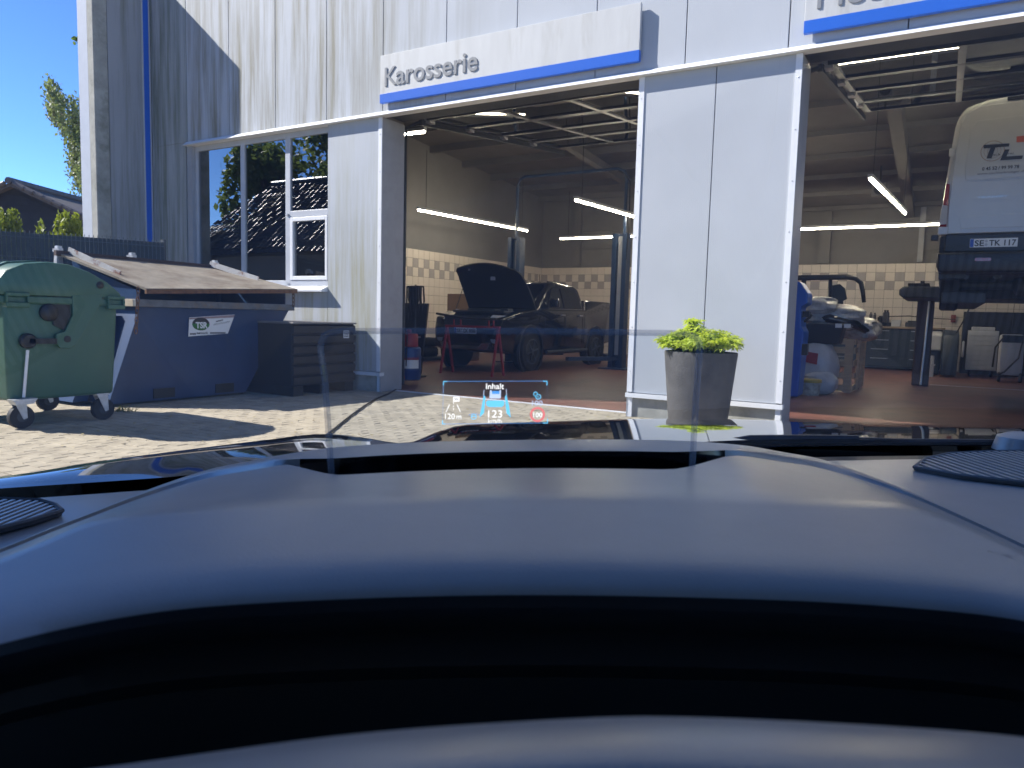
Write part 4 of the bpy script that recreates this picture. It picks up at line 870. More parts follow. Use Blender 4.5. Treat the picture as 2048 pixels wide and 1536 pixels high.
b = MB(); b.box(SXA-.01, SXA+.05, -2.80, -.60, 1.06, 1.14); b.build('front_rim', mat('rim_worn', (.14,.15,.16), .6, var=.3, vs=12, col2=(.20,.14,.09), mask=(.5,.65)), sk, w=True, bevel=.006)
for yy in (-2.80, -.66): b = MB(); b.box(SXB, SXA-.012, yy, yy+.06, 1.06, 1.14); b.build('side_rim', mat('rim_rusty', (.42,.36,.27), .7, var=.25, vs=9), sk, w=True, bevel=.004)
b = MB(); b.box(SXB-.05, SXB, -2.8, -.6, 1.06, 1.14); b.build('back_rim', M_SKIP, sk, w=True)
def cheek(nm, yy): 
    b = MB(); b.prism([(SXB,1.141),(SXA-.02,1.141),(SXA-.02,1.225 if yy < -1 else 1.30),(SXB,1.570)], yy, yy+.008, 'y'); b.build(nm, M_SKIP, sk, w=True)
cheek('cheek_plate', -2.72); cheek('cheek_plate', -.70)
b = MB(); b.box(SXB-.01, SXB, -2.72, -.70, 1.141, 1.570); b.build('back_plate', M_SKIP, sk, w=True)
# chute plate and frame at the left end
b = MB(); b.prism([(-3.28,.04),(-3.12,.04),(-2.80,1.02),(-2.86,1.04)], SXB+.15, SXA-.35, 'x'); b.build('end_gusset', M_SKIP, sk, w=True)
for x in (SXA-.30, SXB+.20): b = MB(); b.box(x, x+.18, -3.0, -1.3, .0, .029); b.build('skid', M_DARKG, sk, w=True); 
for yy in (-2.6,-1.8): b = MB(); b.box(SXA+.002, SXA+.012, yy, yy+.26, .05, .16); b.build('fork_pocket', M_BLACK, sk, w=True)
# lid
A = Vector((-7.36,-2.72,1.235)); B_ = Vector((-7.36,-.60,1.325)); C_ = Vector((-8.72,-.78,1.600)); D_ = Vector((-8.72,-2.88,1.615)); up = Vector((.02,0,.022))
b = MB(); b.add([A,B_,C_,D_,A+up,B_+up,C_+up,D_+up], [(3,2,1,0),(4,5,6,7),(0,1,5,4),(1,2,6,5),(2,3,7,6),(3,0,4,7)]); ld = b.build('lid', M_LID, sk, w=True)
b = MB(); b.bar(A-Vector((0,0,.012)), B_-Vector((0,0,.012)), .03, .045); b.build('lid_edge', M_RUST, ld, w=True)
b = MB(); b.bar(D_+Vector((0,-.05,.03)), C_+Vector((0,.05,.03)), .05, .06); b.build('lid_back_rail', mat('rail_dark', (.07,.045,.04), .7, var=.3), ld, w=True)
for P0, P1, o in ((D_, A, .10), (C_, B_, -.12)):
    e0 = P0+Vector((0,o,.075)); e1 = P0+(P1-P0)*.62+Vector((0,o,.035)); b = MB()
    b.bar(e0, e1, .012, .07); b.bar(e0+Vector((0,.03,-.03)), e1+Vector((0,.03,-.03)), .06, .012); b.build('hinge_brace', mat('galv_rusty', (.50,.50,.50), .6, .3, var=.15, vs=8, col2=(.20,.07,.04), mask=(.54,.62)), sk, w=True)
for yy in (-2.88, -2.0, -.80): b = MB(); b.prism([(yy-.03,1.50),(yy+.05,1.50),(yy+.04,1.73),(yy-.01,1.73)], -8.80, -8.74, 'x'); b.box(-8.83,-8.70,yy-.02,yy+.03,1.66,1.70); b.build('hinge_lug', M_GALV, sk, w=True)
for yy in (-2.85,-.75): b = MB(); b.bar((SXB-.02,yy,1.1),(SXB-.02,yy,1.60),.06); b.build('hinge_post', M_SKIP, sk, w=True)
def chain(parent, p0, p1, n):
    p0 = Vector(p0); p1 = Vector(p1)
    for k in range(n):
        c = p0+(p1-p0)*((k+.5)/n); L_ = (p1-p0).length/n*.72; b = MB(); pts = []
        for i in range(11):
            t = 2*math.pi*i/10; w_ = math.cos(t)*.018; h_ = math.sin(t)*L_
            pts.append(c+Vector((w_ if k % 2 else 0, 0 if k % 2 else w_, h_)))
        b.tube(pts, .0055, 5, cap=False); b.build('chain_link', M_RUST, parent, w=True)
chain(sk, (-7.36,-2.80,1.26), (-7.36,-2.84,.78), 9); chain(sk, (-7.36,-.66,1.33), (-7.38,-.64,1.12), 4)
# printed sign on the skip
c = [PX(x, y, SXA+.01) for x, y in ((378,635),(469,629),(455,667),(376,673))]
b = MB(); b.add([v+Vector((.002,0,0)) for v in c]+[v+Vector((.006,0,0)) for v in c], [(3,2,1,0),(4,5,6,7),(0,1,5,4),(1,2,6,5),(2,3,7,6),(3,0,4,7)]); lab = b.build('company_plate', M_PLATE, sk, w=True)
XL = SXA+.0175; o_ = PX(402, 648, XL); b = MB()
b.v = []; n_ = 28; b.prism([(o_.y+.115*math.cos(2*math.pi*k/n_), o_.z+.075*math.sin(2*math.pi*k/n_)) for k in range(n_)], XL-.001, XL, 'x'); b.build('logo_oval', M_PRINT, lab, w=True)
b = MB(); b.prism([(o_.y+.115*math.cos(math.pi+math.pi*k/n_), o_.z+.004+.073*math.sin(math.pi+math.pi*k/n_)) for k in range(n_+1)], XL, XL+.0015, 'x'); b.build('logo_green', mat('logo_green', (.02,.16,.03), .4), lab, w=True)
p = PX(391, 656, XL); place_text('plate_lettering', 'TSR', .1, frame_w(sk, (XL+.004, p.y, p.z), (0,1,0), (0,0,1)), M_PLATE, lab, .0006, .004, width=.16, height=.075)
b = MB(); rnd = random.Random(2)
def scrawl(x0, y0, x1, y1, h, m_):                 # handwriting too faint to read
    n_ = 26; pts = []
    for k in range(n_+1):
        f_ = k/n_; p_ = PX(x0+(x1-x0)*f_, y0+(y1-y0)*f_+h*math.sin(k*1.9+rnd.random()), XL+.002); pts.append(p_)
    m_.tube(pts, .0022, 4)
scrawl(432,643,446,640,1.6,b); scrawl(427,649,460,643,2.0,b); b.build('handwriting', M_PRINTG, lab, w=True)
p = PX(380, 668.5, XL); q = PX(392, 667.5, XL); b = MB(); b.box(XL, XL+.0015, p.y, q.y, p.z-.006, p.z+.012); p = PX(420, 666.5, XL); q = PX(451, 665, XL); b.box(XL, XL+.0015, p.y, q.y, p.z-.006, p.z+.012); b.build('small_print', M_PRINTG, lab, w=True)
p = PX(393, 668, XL); q = PX(415, 667, XL); place_text('plate_lettering', 'GmbH & Co. KG', .03, frame_w(sk, (XL+.002, p.y, p.z), (0,1,0.02), (0,0,1)), M_PRINT, lab, .0006, .001, width=q.y-p.y, height=.022)
b = MB(); b.quad(*[v+Vector((.0068,0,0)) for v in (c[0]+(c[3]-c[0])*.02, c[1]+(c[2]-c[1])*.02, c[1]+(c[2]-c[1])*.16, c[0]+(c[3]-c[0])*.10)]); b.build('worn_edge', mat('worn_pink', (.36,.26,.26), .6, var=.2, vs=20), lab, w=True)

# ------------------------------------------------------------------ black ribbed plastic box
bx = thing('pallet_box', 'black ribbed plastic pallet box between the blue skip and the left bay', 'box', (-7.3, -.6, 0))
M_PBOX = mat('box_black', (.022,.024,.028), .5, var=.12, vs=8)
BX, BY0, BY1, BT = -6.83, -1.16, -.06, .90
b = MB(); b.box(BX-1.2, BX-.02, BY0, BY1, .12, BT); b.build('shell', M_PBOX, bx, w=True, bevel=.01)
for k in range(6):
    z = .135+k*.128; b = MB(); b.prism([(BX-.02, z), (BX+.014, z+.012), (BX+.014, z+.098), (BX-.02, z+.116)], BY0+.005, BY1-.005, 'y'); b.build('rib', M_PBOX, bx, w=True, bevel=.004)
b = MB(); b.box(BX-1.22, BX+.022, BY0-.012, BY1+.008, BT, BT+.022); b.build('top_rim', mat('rim_pale', (.20,.19,.18), .6, var=.2), bx, w=True, bevel=.004)  # top rim in a lighter grey than the box
for yy in (BY0+.02, (BY0+BY1)/2-.08, BY1-.18): b = MB(); b.box(BX-1.1, BX-.01, yy, yy+.16, .0, .119); b.build('foot', M_PBOX, bx, w=True)
b = MB(); p0 = PX(687, 661, BX+.016); p1 = PX(698, 676, BX+.016); b.box(BX+.0145, BX+.017, p0.y, p1.y, p1.z, p0.z); lb_ = b.build('sticker', M_PLATE, bx, w=True)
b = MB()
for k in range(4): z = p1.z+(p0.z-p1.z)*(.15+.2*k); b.box(BX+.0171, BX+.0178, p0.y+.01, p1.y-.01, z, z+.012)
b.build('print', M_PRINTG, lb_, w=True)

# ------------------------------------------------------------------ mesh fence
fn = thing('mesh_fence', 'anthracite wire mesh fence with privacy strips behind the blue skip', 'fence', (-9.9, -2.3, 0))
FA, FB = Vector((-9.36,-1.15,0)), Vector((-10.9,-4.35,0)); fd = (FB-FA).normalized(); fl_ = (FB-FA).length; FH = 1.985
M_FENCE = mat('fence_grey', (.050,.058,.066), .5, var=.1)
b = MB(); n_ = int(fl_/.05)
for k in range(n_+1): p = FA+fd*(k*.05); b.bar(p+Vector((.014,-.01,.03)), p+Vector((.014,-.01,FH)), .006)
for z in (.05,.4,.8,1.2,1.6,1.65,1.9): b.bar(FA+Vector((.02,-.012,z)), FB+Vector((.02,-.012,z)), .008)
b.build('wire_mesh', mat('fence_wire', (.11,.125,.14), .45, .3, var=.1), fn, w=True)
b = MB()
for k in range(n_): p = FA+fd*(k*.05+.003); q = FA+fd*(k*.05+.047); b.add([p+Vector((0,0,.05)), q+Vector((0,0,.05)), q+Vector((0,0,FH-.03)), p+Vector((0,0,FH-.03)), p+Vector((-.006,.003,.05)), q+Vector((-.006,.003,.05)), q+Vector((-.006,.003,FH-.03)), p+Vector((-.006,.003,FH-.03))], [(3,2,1,0),(4,5,6,7),(0,1,5,4),(1,2,6,5),(2,3,7,6),(3,0,4,7)])
tag(b.build('privacy_strip', M_FENCE, fn, w=True), kind='stuff')
for k in (0, .62, 1): p = FA+fd*(fl_*k); b = MB(); b.bar(p+Vector((-.05,.02,0)), p+Vector((-.05,.02,2.0)), .06, .04); b.build('post', M_FENCE, fn, w=True)

# ------------------------------------------------------------------ leaves
def leaf_quad(b, c, s, rnd, tilt=None, asp=1.6):
    d = Vector((rnd.gauss(0,1), rnd.gauss(0,1), rnd.gauss(0,1)*.8 if tilt is None else tilt)).normalized()
    e = d.cross(Vector((rnd.gauss(0,1), rnd.gauss(0,1), rnd.gauss(0,1))))
    if e.length < .05: e = d.cross(Vector((0,0,1)))
    e.normalize(); d = d*s*asp*.5; e = e*s*.5; c = Vector(c); k = len(b.v)
    b.v += [tuple(c-d), tuple(c+e), tuple(c+d), tuple(c-e)]; b.f.append((k,k+1,k+2,k+3)); b.mi.append(b.cur)
def leaf_mat(name, col, tr=.35, vs=2.2):
    m = mat(name, col, .5, var=.45, vs=vs, spec=.3); 
    b = m.node_tree.nodes['Principled BSDF']; b.inputs['Subsurface Weight'].default_value = 0
    t = m.node_tree; N = t.nodes; L = t.links; o = N['Material Output']
    tl = N.new('ShaderNodeBsdfTranslucent'); tl.inputs[0].default_value = (col[0]*1.5, col[1]*1.5, col[2]*.9, 1); mi = N.new('ShaderNodeMixShader'); mi.inputs[0].default_value = tr
    L.new(b.outputs[0], mi.inputs[1]); L.new(tl.outputs[0], mi.inputs[2]); L.new(mi.outputs[0], o.inputs[0]); return m
M_BARK = mat('bark', (.12,.095,.07), .9, var=.3, vs=6)
def tree(name, label, base, h, r, n, leafm, seed, size=.16, trunk=.22, clumps=40, low=.35, group=None):
    rnd = random.Random(seed); base = Vector(base); t = thing(name, label, 'tree', base, group=group)
    b = MB(); b.tube([(0,0,0),(.05,.03,h*.3),(-.05,.08,h*.6),(.05,0,h*.92)], [trunk, trunk*.8, trunk*.5, trunk*.15], 9)
    cl = []
    for k in range(clumps):
        a = rnd.uniform(0, 6.283); u = rnd.uniform(low, 1); rr = r*math.sqrt(rnd.random())*(1.0-.55*((u-low)/(1-low))**1.5)
        c = Vector((rr*math.cos(a), rr*math.sin(a), h*u)); cl.append((c, rnd.uniform(.5,1.1)*r*.33))
        b.tube([(0,.02,h*max(.2,u-.25)), c*.6+Vector((0,0,h*u*.38)), c], [trunk*.3, trunk*.16, .015], 5)
    b.build('trunk', M_BARK, t, smooth=True)
    b = MB()
    for k in range(n):
        c, cr_ = cl[rnd.randrange(len(cl))]; d = Vector((rnd.gauss(0,1), rnd.gauss(0,1), rnd.gauss(0,.75))); d = d/max(d.length, .3)*cr_*rnd.random()**.4
        leaf_quad(b, c+d, size*rnd.uniform(.7,1.3), rnd)
    b.build('crown', leafm, t); return t
# birch behind the end wall
M_BIRCH = leaf_mat('birch_leaf', (.17,.205,.10)); rnd = random.Random(4)
bt = thing('birch_tree', 'weeping birch hanging out from behind the end wall on the left', 'tree', (-28.6, 12.4, 0))
b = MB(); b.tube([(0,0,0),(.1,0,4),(-.1,.1,8),(-.5,-.3,10.8)], [.22,.18,.12,.03], 9)
tw = []
for k in range(80):
    u = rnd.random()**.8                                     # strands along the outer left side, higher ones reach further out
    px_ = rnd.uniform(92, 175) if k > 22 else rnd.uniform(92, 125); top_y = lerp_curve([(92,138),(110,165),(135,195),(150,185),(180,170)], px_)+rnd.uniform(0,70)
    bot = lerp_curve([(90,190),(105,235),(125,290),(140,380),(150,418),(180,420)], px_)-rnd.uniform(0, 60)
    if bot < top_y+20: bot = top_y+30
    dpt = 30+rnd.uniform(-1.5,1.5); a = EYE+ray(px_, top_y)*dpt; e = EYE+ray(px_+rnd.uniform(2,14), bot)*dpt; tw.append((a-bt.location, e-bt.location))
for a, e in [t_ for t_ in tw if t_[0].z < 7.6][:6]: b.tube([(-.2,0,max(3, a.z-1.5)), (a.x*.6, a.y*.6, a.z-.2), tuple(a)], [.05,.025,.01], 5)
for a, e in tw: b.tube([tuple(a), tuple((a+e)/2), tuple(e)], .008, 4)
b.build('trunk', M_BARK, bt)
b = MB()
for a, e in tw:
    n_ = int((a-e).length*42)
    for i in range(n_): f_ = rnd.random(); leaf_quad(b, a+(e-a)*f_+Vector((rnd.gauss(0,.10), rnd.gauss(0,.1), rnd.gauss(0,.06))), rnd.uniform(.06,.12), rnd, tilt=-1.2)
for k in range(700):                                          # rest of the crown, hidden behind the wall
    leaf_quad(b, (rnd.gauss(1.2,1.0), rnd.gauss(.5,1.0), rnd.uniform(5,10)), .16, rnd, tilt=-1.0)
b.build('crown', M_BIRCH, bt)
tw2 = thing('leafy_twig', 'small green twig sticking out behind the end wall high on the left', 'twig', EYE+ray(155,82)*24)
b = MB(); o_ = tw2.location; b.tube([EYE+ray(150,80)*24, EYE+ray(172,84)*24], .008, 4); b.build('stem', M_BARK, tw2, w=True)
b = MB()
for k in range(40): leaf_quad(b, EYE+ray(rnd.uniform(145,165), rnd.uniform(74,88))*24, .10, rnd)
b.build('leaves', leaf_mat('twig_leaf', (.16,.22,.04)), tw2, w=True)
# ------------------------------------------------------------------ dark gabled house behind the fence
nh = thing('dark_house', 'dark clad gabled house with tiled roof behind the fence on the left', 'house', EYE+ray(30,368)*25-Vector((0,0,(EYE+ray(30,368)*25).z)))
rt = Vector((math.cos(YAW), math.sin(YAW), 0)); fw = Vector((-math.sin(YAW), math.cos(YAW), 0)); zr = (EYE+ray(30,368)*25).z
def hp(a, d, z): return rt*a+fw*d+Vector((0,0,z))
M_CLAD = mat('dark_cladding', (.035,.035,.038), .8, var=.3, vs=3); M_RTILE = mat('roof_tile_grey', (.14,.125,.12), .6, var=.3, vs=4)
W_ = 6.0; sl_ = .44
b = MB(); b.add([hp(-W_,0,0), hp(W_,0,0), hp(W_,0,zr-W_*sl_-.1), hp(0,0,zr-.1), hp(-W_,0,zr-W_*sl_-.1)]+[hp(-W_,8,0), hp(W_,8,0), hp(W_,8,zr-W_*sl_-.1), hp(0,8,zr-.1), hp(-W_,8,zr-W_*sl_-.1)], [(4,3,2,1,0),(5,6,7,8,9),(0,1,6,5),(1,2,7,6),(4,0,5,9)]); wl_ = b.build('wall', M_CLAD, nh)
for k in range(14):
    z = zr-2.6+k*.17; hw = min(W_, (zr-.25-z)/sl_)-.1
    if hw < .3: break
    b = MB(); b.add([hp(-hw,-.03,z), hp(hw,-.03,z), hp(hw-.3,-.012,z+.16), hp(-hw+.3,-.012,z+.16)], [(0,1,2,3)]); b.build('board', M_CLAD, wl_)
for sg in (-1, 1):
    b = MB(); b.add([hp(0,-.25,zr), hp(sg*(W_+.5),-.25,zr-(W_+.5)*sl_), hp(sg*(W_+.5),8.2,zr-(W_+.5)*sl_), hp(0,8.2,zr), hp(0,-.25,zr-.12), hp(sg*(W_+.5),-.25,zr-(W_+.5)*sl_-.12), hp(sg*(W_+.5),8.2,zr-(W_+.5)*sl_-.12), hp(0,8.2,zr-.12)], [(3,2,1,0),(4,5,6,7),(0,1,5,4),(1,2,6,5),(2,3,7,6),(3,0,4,7)]); rf = b.build('roof', M_RTILE, nh)
    for k in range(20):
        a = .15+k*.32; p0 = hp(sg*a,-.3,zr+.05-a*sl_); p1 = hp(sg*(a+.36),-.3,zr+.03-(a+.36)*sl_); b = MB(); b.tube([p0, p1], [.075,.095], 8); b.build('verge_tile', M_RTILE, rf, smooth=True)
b = MB(); b.tube([hp(0,-.35,zr+.06), hp(0,8.2,zr+.06)], .12, 8); b.build('ridge', M_RTILE, nh)
# conifers over the fence
M_CON = leaf_mat('conifer_leaf', (.20,.24,.03))
for i, (px_, py_, wd, lb) in enumerate(((15,432,40,'yellow green conifer bush at the far left behind the fence'),(138,438,46,'yellow green conifer bush right of the other behind the fence'),(80,452,16,'low sprig of conifer between the two bushes behind the fence'))):
    c = EYE+ray(px_, py_)*13; t = thing('conifer_bush', lb, 'bush', (c.x, c.y, 0), group='conifers behind the fence'); b = MB(); hw = wd/F*13
    for k in range(2600 if wd > 20 else 500):
        a = rnd.uniform(0,6.28); u = rnd.random()**.6; z = c.z*u; r = hw*(1.15-.75*u**3)*rnd.random()**.4; s_ = rnd.gauss(0,.03)
        leaf_quad(b, (r*math.cos(a), r*math.sin(a), z+.12*math.sin(a*5+px_)*u), rnd.uniform(.035,.06), rnd, tilt=1.6, asp=2.4)
    b.build('foliage', M_CON, t); b = MB(); b.tube([(0,0,0),(0,0,c.z*.8)], [.05,.02], 6); b.build('stem', M_BARK, t)
# ------------------------------------------------------------------ planter by the pillar
pt_ = thing('planter', 'tall dark grey round planter in front of the white pillar', 'planter', (PY(1399,760,-.76).x, -.76, 0))
M_POT = mat('pot_grey', (.095,.089,.084), .75, var=.2, vs=5, bump=.35, bs=45, col2=(.06,.056,.053), mask=(.5,.7))
b = MB(); b.lathe([(.250,.0),(.258,.02),(.332,.765),(.330,.78),(.316,.78),(.306,.72),(.02,.71)], (0,0,0), 'z', 40); b.build('pot', M_POT, pt_, smooth=True)
b = MB(); b.lathe([(.308,.712),(.28,.722),(.01,.728)], (0,0,0), 'z', 24); b.build('soil', mat('soil', (.04,.03,.02), .95, var=.4), pt_)
pl_ = thing('leafy_plant', 'bright yellow green leafy plant growing in the tall planter', 'plant', (PY(1396,700,-.76).x, -.76, .72))
M_LEAF = leaf_mat('plant_leaf', (.47,.55,.085), .42, 22); rnd = random.Random(8); b = MB(); sb = MB()
def rosette(c, s, nb=8):
    tilt = Vector((rnd.gauss(0,.35), rnd.gauss(0,.35), 1)).normalized(); ax = tilt.cross(Vector((1,0,.1))).normalized(); ay = tilt.cross(ax); a0 = rnd.uniform(0,6)
    for k in range(nb):
        a = a0+6.283*k/nb; d = ax*math.cos(a)+ay*math.sin(a); e = ax*-math.sin(a)+ay*math.cos(a); L_ = s*rnd.uniform(.8,1.1); w_ = L_*.17
        p0 = c+d*L_*.08; p1 = c+d*L_*.55+tilt*L_*.12; p2 = c+d*L_-tilt*L_*.10; k0 = len(b.v)
        b.v += [tuple(p0), tuple(p1+e*w_), tuple(p2), tuple(p1-e*w_)]; b.f.append((k0,k0+1,k0+2,k0+3)); b.mi.append(0)
for k in range(330):
    a = rnd.uniform(0,6.283); r = .36*math.sqrt(rnd.random()); hz = .08+.16*(1-(r/.42)**2)*rnd.random()+.06*rnd.random()
    if k < 16: r *= .35; a = 2.6+rnd.gauss(0,.4); hz = .24+.10*rnd.random()
    c = Vector((r*math.cos(a), r*math.sin(a), hz)); rosette(c, rnd.uniform(.065,.10)); sb.tube([c*.5+Vector((0,0,-.02)), c*.85+Vector((0,0,hz*.1)), c], .004, 4)
b.build('foliage', M_LEAF, pl_); sb.build('stems', mat('stem_green', (.10,.14,.03), .6), pl_)
# ------------------------------------------------------------------ cable and litter on the pavers
cb_ = thing('power_cable', 'thin black cable lying across the pavers into the left bay', 'cable', PZ(720,812))
pts = [PZ(x, y, .012) for x, y in ((640,880),(668,858),(700,832),(728,812),(750,798),(775,788),(792,779),(797,772))]
b = MB(); b.tube(pts, .010, 6); b.build('cord', M_BLACK, cb_, w=True)
lt = MB(); rnd = random.Random(3)
for k in range(260):
    px_, py_ = rnd.uniform(120, 1240), rnd.uniform(790, 900); p = PZ(px_, py_)
    if p.y > .2: continue
    s_ = rnd.uniform(.008,.022); a = rnd.uniform(0,6); d = Vector((math.cos(a),math.sin(a),rnd.uniform(-.2,.4)))*s_; e = Vector((-math.sin(a),math.cos(a),rnd.uniform(-.2,.4)))*s_*.6; c = p+Vector((0,0,.012)); lt.quad(c-d, c+e, c+d, c-e)
tag(lt.build('leaf_litter', mat('dry_leaf', (.38,.30,.14), .8, var=.4, vs=30)), 'scattered dry leaves and crumbs on the pavers', 'leaves', kind='stuff')
wd = thing('weed_tuft', 'small tuft of weeds growing between pavers by the blue skip', 'weed', PZ(246, 822)); b = MB(); rnd = random.Random(6)
for k in range(60):
    a = rnd.uniform(0,6.28); r = rnd.uniform(0,.09); c = Vector((r*math.cos(a)*1.6, r*math.sin(a), 0)); e = c+Vector((rnd.gauss(0,.03), rnd.gauss(0,.03), rnd.uniform(.02,.06))); b.tube([c, e], [.004,.001], 3)
b.build('blades', leaf_mat('weed_green', (.16,.17,.04)), wd)
# ------------------------------------------------------------------ house, trees and hedge across the yard (mirrored in the workshop window)
th = thing('tiled_house', 'house with a dark glazed pantile roof across the yard, mirrored in the window', 'house', (-20, -17, 0))
M_PAN = mat('pantile', (.055,.048,.046), .22, var=.3, vs=5, coat=.4); M_BRICK = mat('house_wall', (.22,.20,.185), .85, var=.12, vs=3)
def pan_roof(mb, x0, x1, y0, z0, y1, z1, hipl=0.0):
    nx = int((x1-x0)/.05); L_ = math.hypot(y1-y0, z1-z0); ny = int(L_/.34); jit = random.Random(5)
    ddy, ddz = (y1-y0)/L_, (z1-z0)/L_; ny_, nz_ = -ddz*(1 if y1 < y0 else -1)*-1, abs(ddy)
    for j in range(ny):
        for e in (0, 1):                          # each course: low edge proud, top edge tucked under
            v = (j+e)/ny; xa = x0+hipl*(j+.5)/ny
            for i in range(nx+1):
                x = xa+(x1-xa)*i/nx; w_ = .045*math.sin(2*math.pi*x/.30)+(.05 if e == 0 else .0)+(jit.random()*.006)
                mb.v.append((x, y0+(y1-y0)*v+w_*abs(ddz), z0+(z1-z0)*v+w_*abs(ddy)))
        k = len(mb.v)-2*(nx+1)
        for i in range(nx): a = k+i; mb.f.append((a,a+1,a+nx+2,a+nx+1)); mb.mi.append(0)
b = MB(); pan_roof(b, -30.0, -10.0, -12.6, 3.3, -16.2, 6.85, 2.8); b.build('roof', M_PAN, th, w=True, smooth=True)
b = MB(); pan_roof(b, -33.0, -27.2, -12.2, 3.6, -13.8, 4.7, 0); b.build('annex_roof', M_PAN, th, w=True, smooth=True)
b = MB(); b.prism([(-12.9,0),(-12.9,3.25),(-16.3,6.5),(-19.6,3.25),(-19.6,0)], -27.0, -10.3, 'x'); b.build('wall', M_BRICK, th, w=True)
b = MB(); b.prism([(-12.5,0),(-12.5,3.6),(-13.8,4.5),(-15.2,3.6),(-15.2,0)], -32.8, -27.3, 'x'); b.build('annex_wall', M_BRICK, th, w=True)
b = MB(); b.tube([(-27.2,-16.2,6.9),(-10,-16.2,6.9)], .12, 8); b.build('ridge', M_PAN, th, w=True)
b = MB(); b.quad((-27.1,-16.2,6.85),(-10,-16.2,6.85),(-10,-19.9,3.3),(-27.1,-19.9,3.3)); b.build('rear_roof', M_PAN, th, w=True)
M_TL = leaf_mat('tree_leaf', (.13,.18,.07), .45)
tree('broad_tree', 'tall broadleaf tree behind the tiled house across the yard', (-33,-21,0), 9.8, 3.0, 6000, M_TL, 5, .26, .3, 60)
tree('spreading_tree', 'dark spreading tree right of the tall one behind the tiled house', (-27.5,-22,0), 13.5, 4.8, 9000, M_TL, 6, .26, .3, 60)
hg = thing('garden_hedge', 'low yellow green hedge before the tiled house across the yard', 'hedge', (-22, -9.5, 0)); b = MB(); rnd = random.Random(14)
for k in range(6000): leaf_quad(b, (rnd.uniform(-7,9), rnd.gauss(0,.3), 1.55*rnd.random()**.7+.25*math.sin(k)), .09, rnd)
b.build('foliage', leaf_mat('hedge_leaf', (.14,.19,.03)), hg)
tree('shade_tree', 'unseen tree added left of the car to shade its dashboard', (-9.6,-11.5,0), 12.5, 3.4, 9000, M_TL, 9, .34, .28, 70, low=.5)  # added out of view to keep direct sun off the dash
# ------------------------------------------------------------------ the car the picture is taken from (local: x right, y ahead, z up; the eye is above its origin)
car = thing('driver_car', 'black car seen from the driver seat: bonnet, grey dashboard and head-up display', 'car', (0, -DIST, 0), YAW)
M_DASH = mat('dash_plastic', (.40,.375,.345), .33, var=.06, vs=30, bump=.05, bs=1100, spec=1.0)
M_DASHB = mat('dash_black', (.010,.011,.013), .5, var=.1)
M_PIANO = mat('piano_black', (.006,.007,.009), .15, var=.05)
M_HOOD = mat('bonnet_black', (.005,.0055,.007), .05, var=.1, coat=1.0, spec=.6)
# bonnet
H1 = [(-500,1020),(-200,985),(60,945),(180,925),(330,905),(480,886),(540,879),(600,871),(650,868),(720,873),(780,882),(815,884),(850,872),(885,858),(920,851),(960,848),(1100,843),(1270,838),(1440,838),(1580,842),(1800,848),(2048,853),(2300,862),(2700,890)]
cols = [-520+i*28 for i in range(118)]
DE = [(-520,1012),(0,974),(350,950),(440,938),(620,918),(1024,905),(1300,890),(1420,880),(1554,876),(2048,878),(2800,885)]
DN = [(-520,.65),(0,.74),(350,.82),(620,.86),(1024,.88),(1554,.95),(2048,1.01),(2800,1.02)]
SD = [(-520,.70),(60,.83),(330,.955),(540,1.07),(650,1.14),(815,1.20),(920,1.34),(1270,1.48),(2048,1.5),(2800,1.4)]
front = [(1.6,-.016),(1.72,-.040),(1.84,-.072),(1.94,-.11),(2.02,-.16),(2.07,-.23),(2.09,-.35)]
b = MB(); nC = len(cols); NR = 9; grid = []
for f_ in range(NR):
    t = f_/(NR-1); row = []
    for c_ in cols:
        n_ = CP(c_, smooth_curve(DE, c_)+3, smooth_curve(DN, c_)); p = CP(c_, smooth_curve(H1, c_), smooth_curve(SD, c_)); q = n_+(p-n_)*t; row.append((q.x, q.y, q.z+.005*math.sin(math.pi*t)))
    grid.append(row)
for d, dz in front: grid.append([(x-(.25*(d-1.5) if x < -.05 else 0), y+(d-1.5)*(1 if x > .0 else .55), z+dz*(1 if x > .0 else 1.5)) for x, y, z in grid[NR-1]])
rows = grid
for row in grid: b.v += row
for j in range(len(rows)-1):
    for i in range(nC-1): a = j*nC+i; b.f.append((a, a+1, a+nC+1, a+nC)); b.mi.append(0)
hd = b.build('bonnet', M_HOOD, car, smooth=True)
b = MB(); b.box(-.52, 1.25, 1.9, 2.12, .25, .62); b.build('front_bumper', M_HOOD, car, bevel=.05)
for x in (-.56, 1.28): b = MB(); b.box(x-.05, x+.05, .5, 2.0, .3, .70); b.build('fender', M_HOOD, car, bevel=.04)
# cowl and wiper
CW_ = [(-.62,.46),(-.41,.58),(-.30,.64),(0,.755),(.31,.857),(.65,.924),(1.0,.95),(1.4,.93)]
def cowl_d(x): return smooth_curve(CW_, x)
b = MB(); xs_ = [-.60+.05*i for i in range(38)]
for dy, z in ((-.02,.892),(.02,.893),(.05,.878),(.10,.80)):
    for x in xs_: b.v.append((x, cowl_d(x)+dy, z))
n_ = len(xs_)
for j in range(3):
    for i in range(n_-1): a = j*n_+i; b.f.append((a,a+1,a+n_+1,a+n_)); b.mi.append(0)
b.build('cowl_panel', M_DASHB, car, smooth=True)
def cpp(lst, d): return [tuple(CP(x, y, d)) for x, y in lst]
b = MB(); b.tube(cpp(((1380,887),(1460,884),(1500,880),(1600,879),(1715,879)), .97), [.003,.005,.007,.007,.006], 8); b.tube(cpp(((1715,881),(1800,884),(2100,886),(2400,890)), .99), .005, 8); b.build('wiper', M_DASHB, car, smooth=True)
b = MB(); c_ = CP(2045, 886, .96); b.lathe([(.035,-.01),(.03,.008),(.015,.014)], c_, 'z', 16); b.build('washer_nozzle', M_DASH, car, smooth=True)
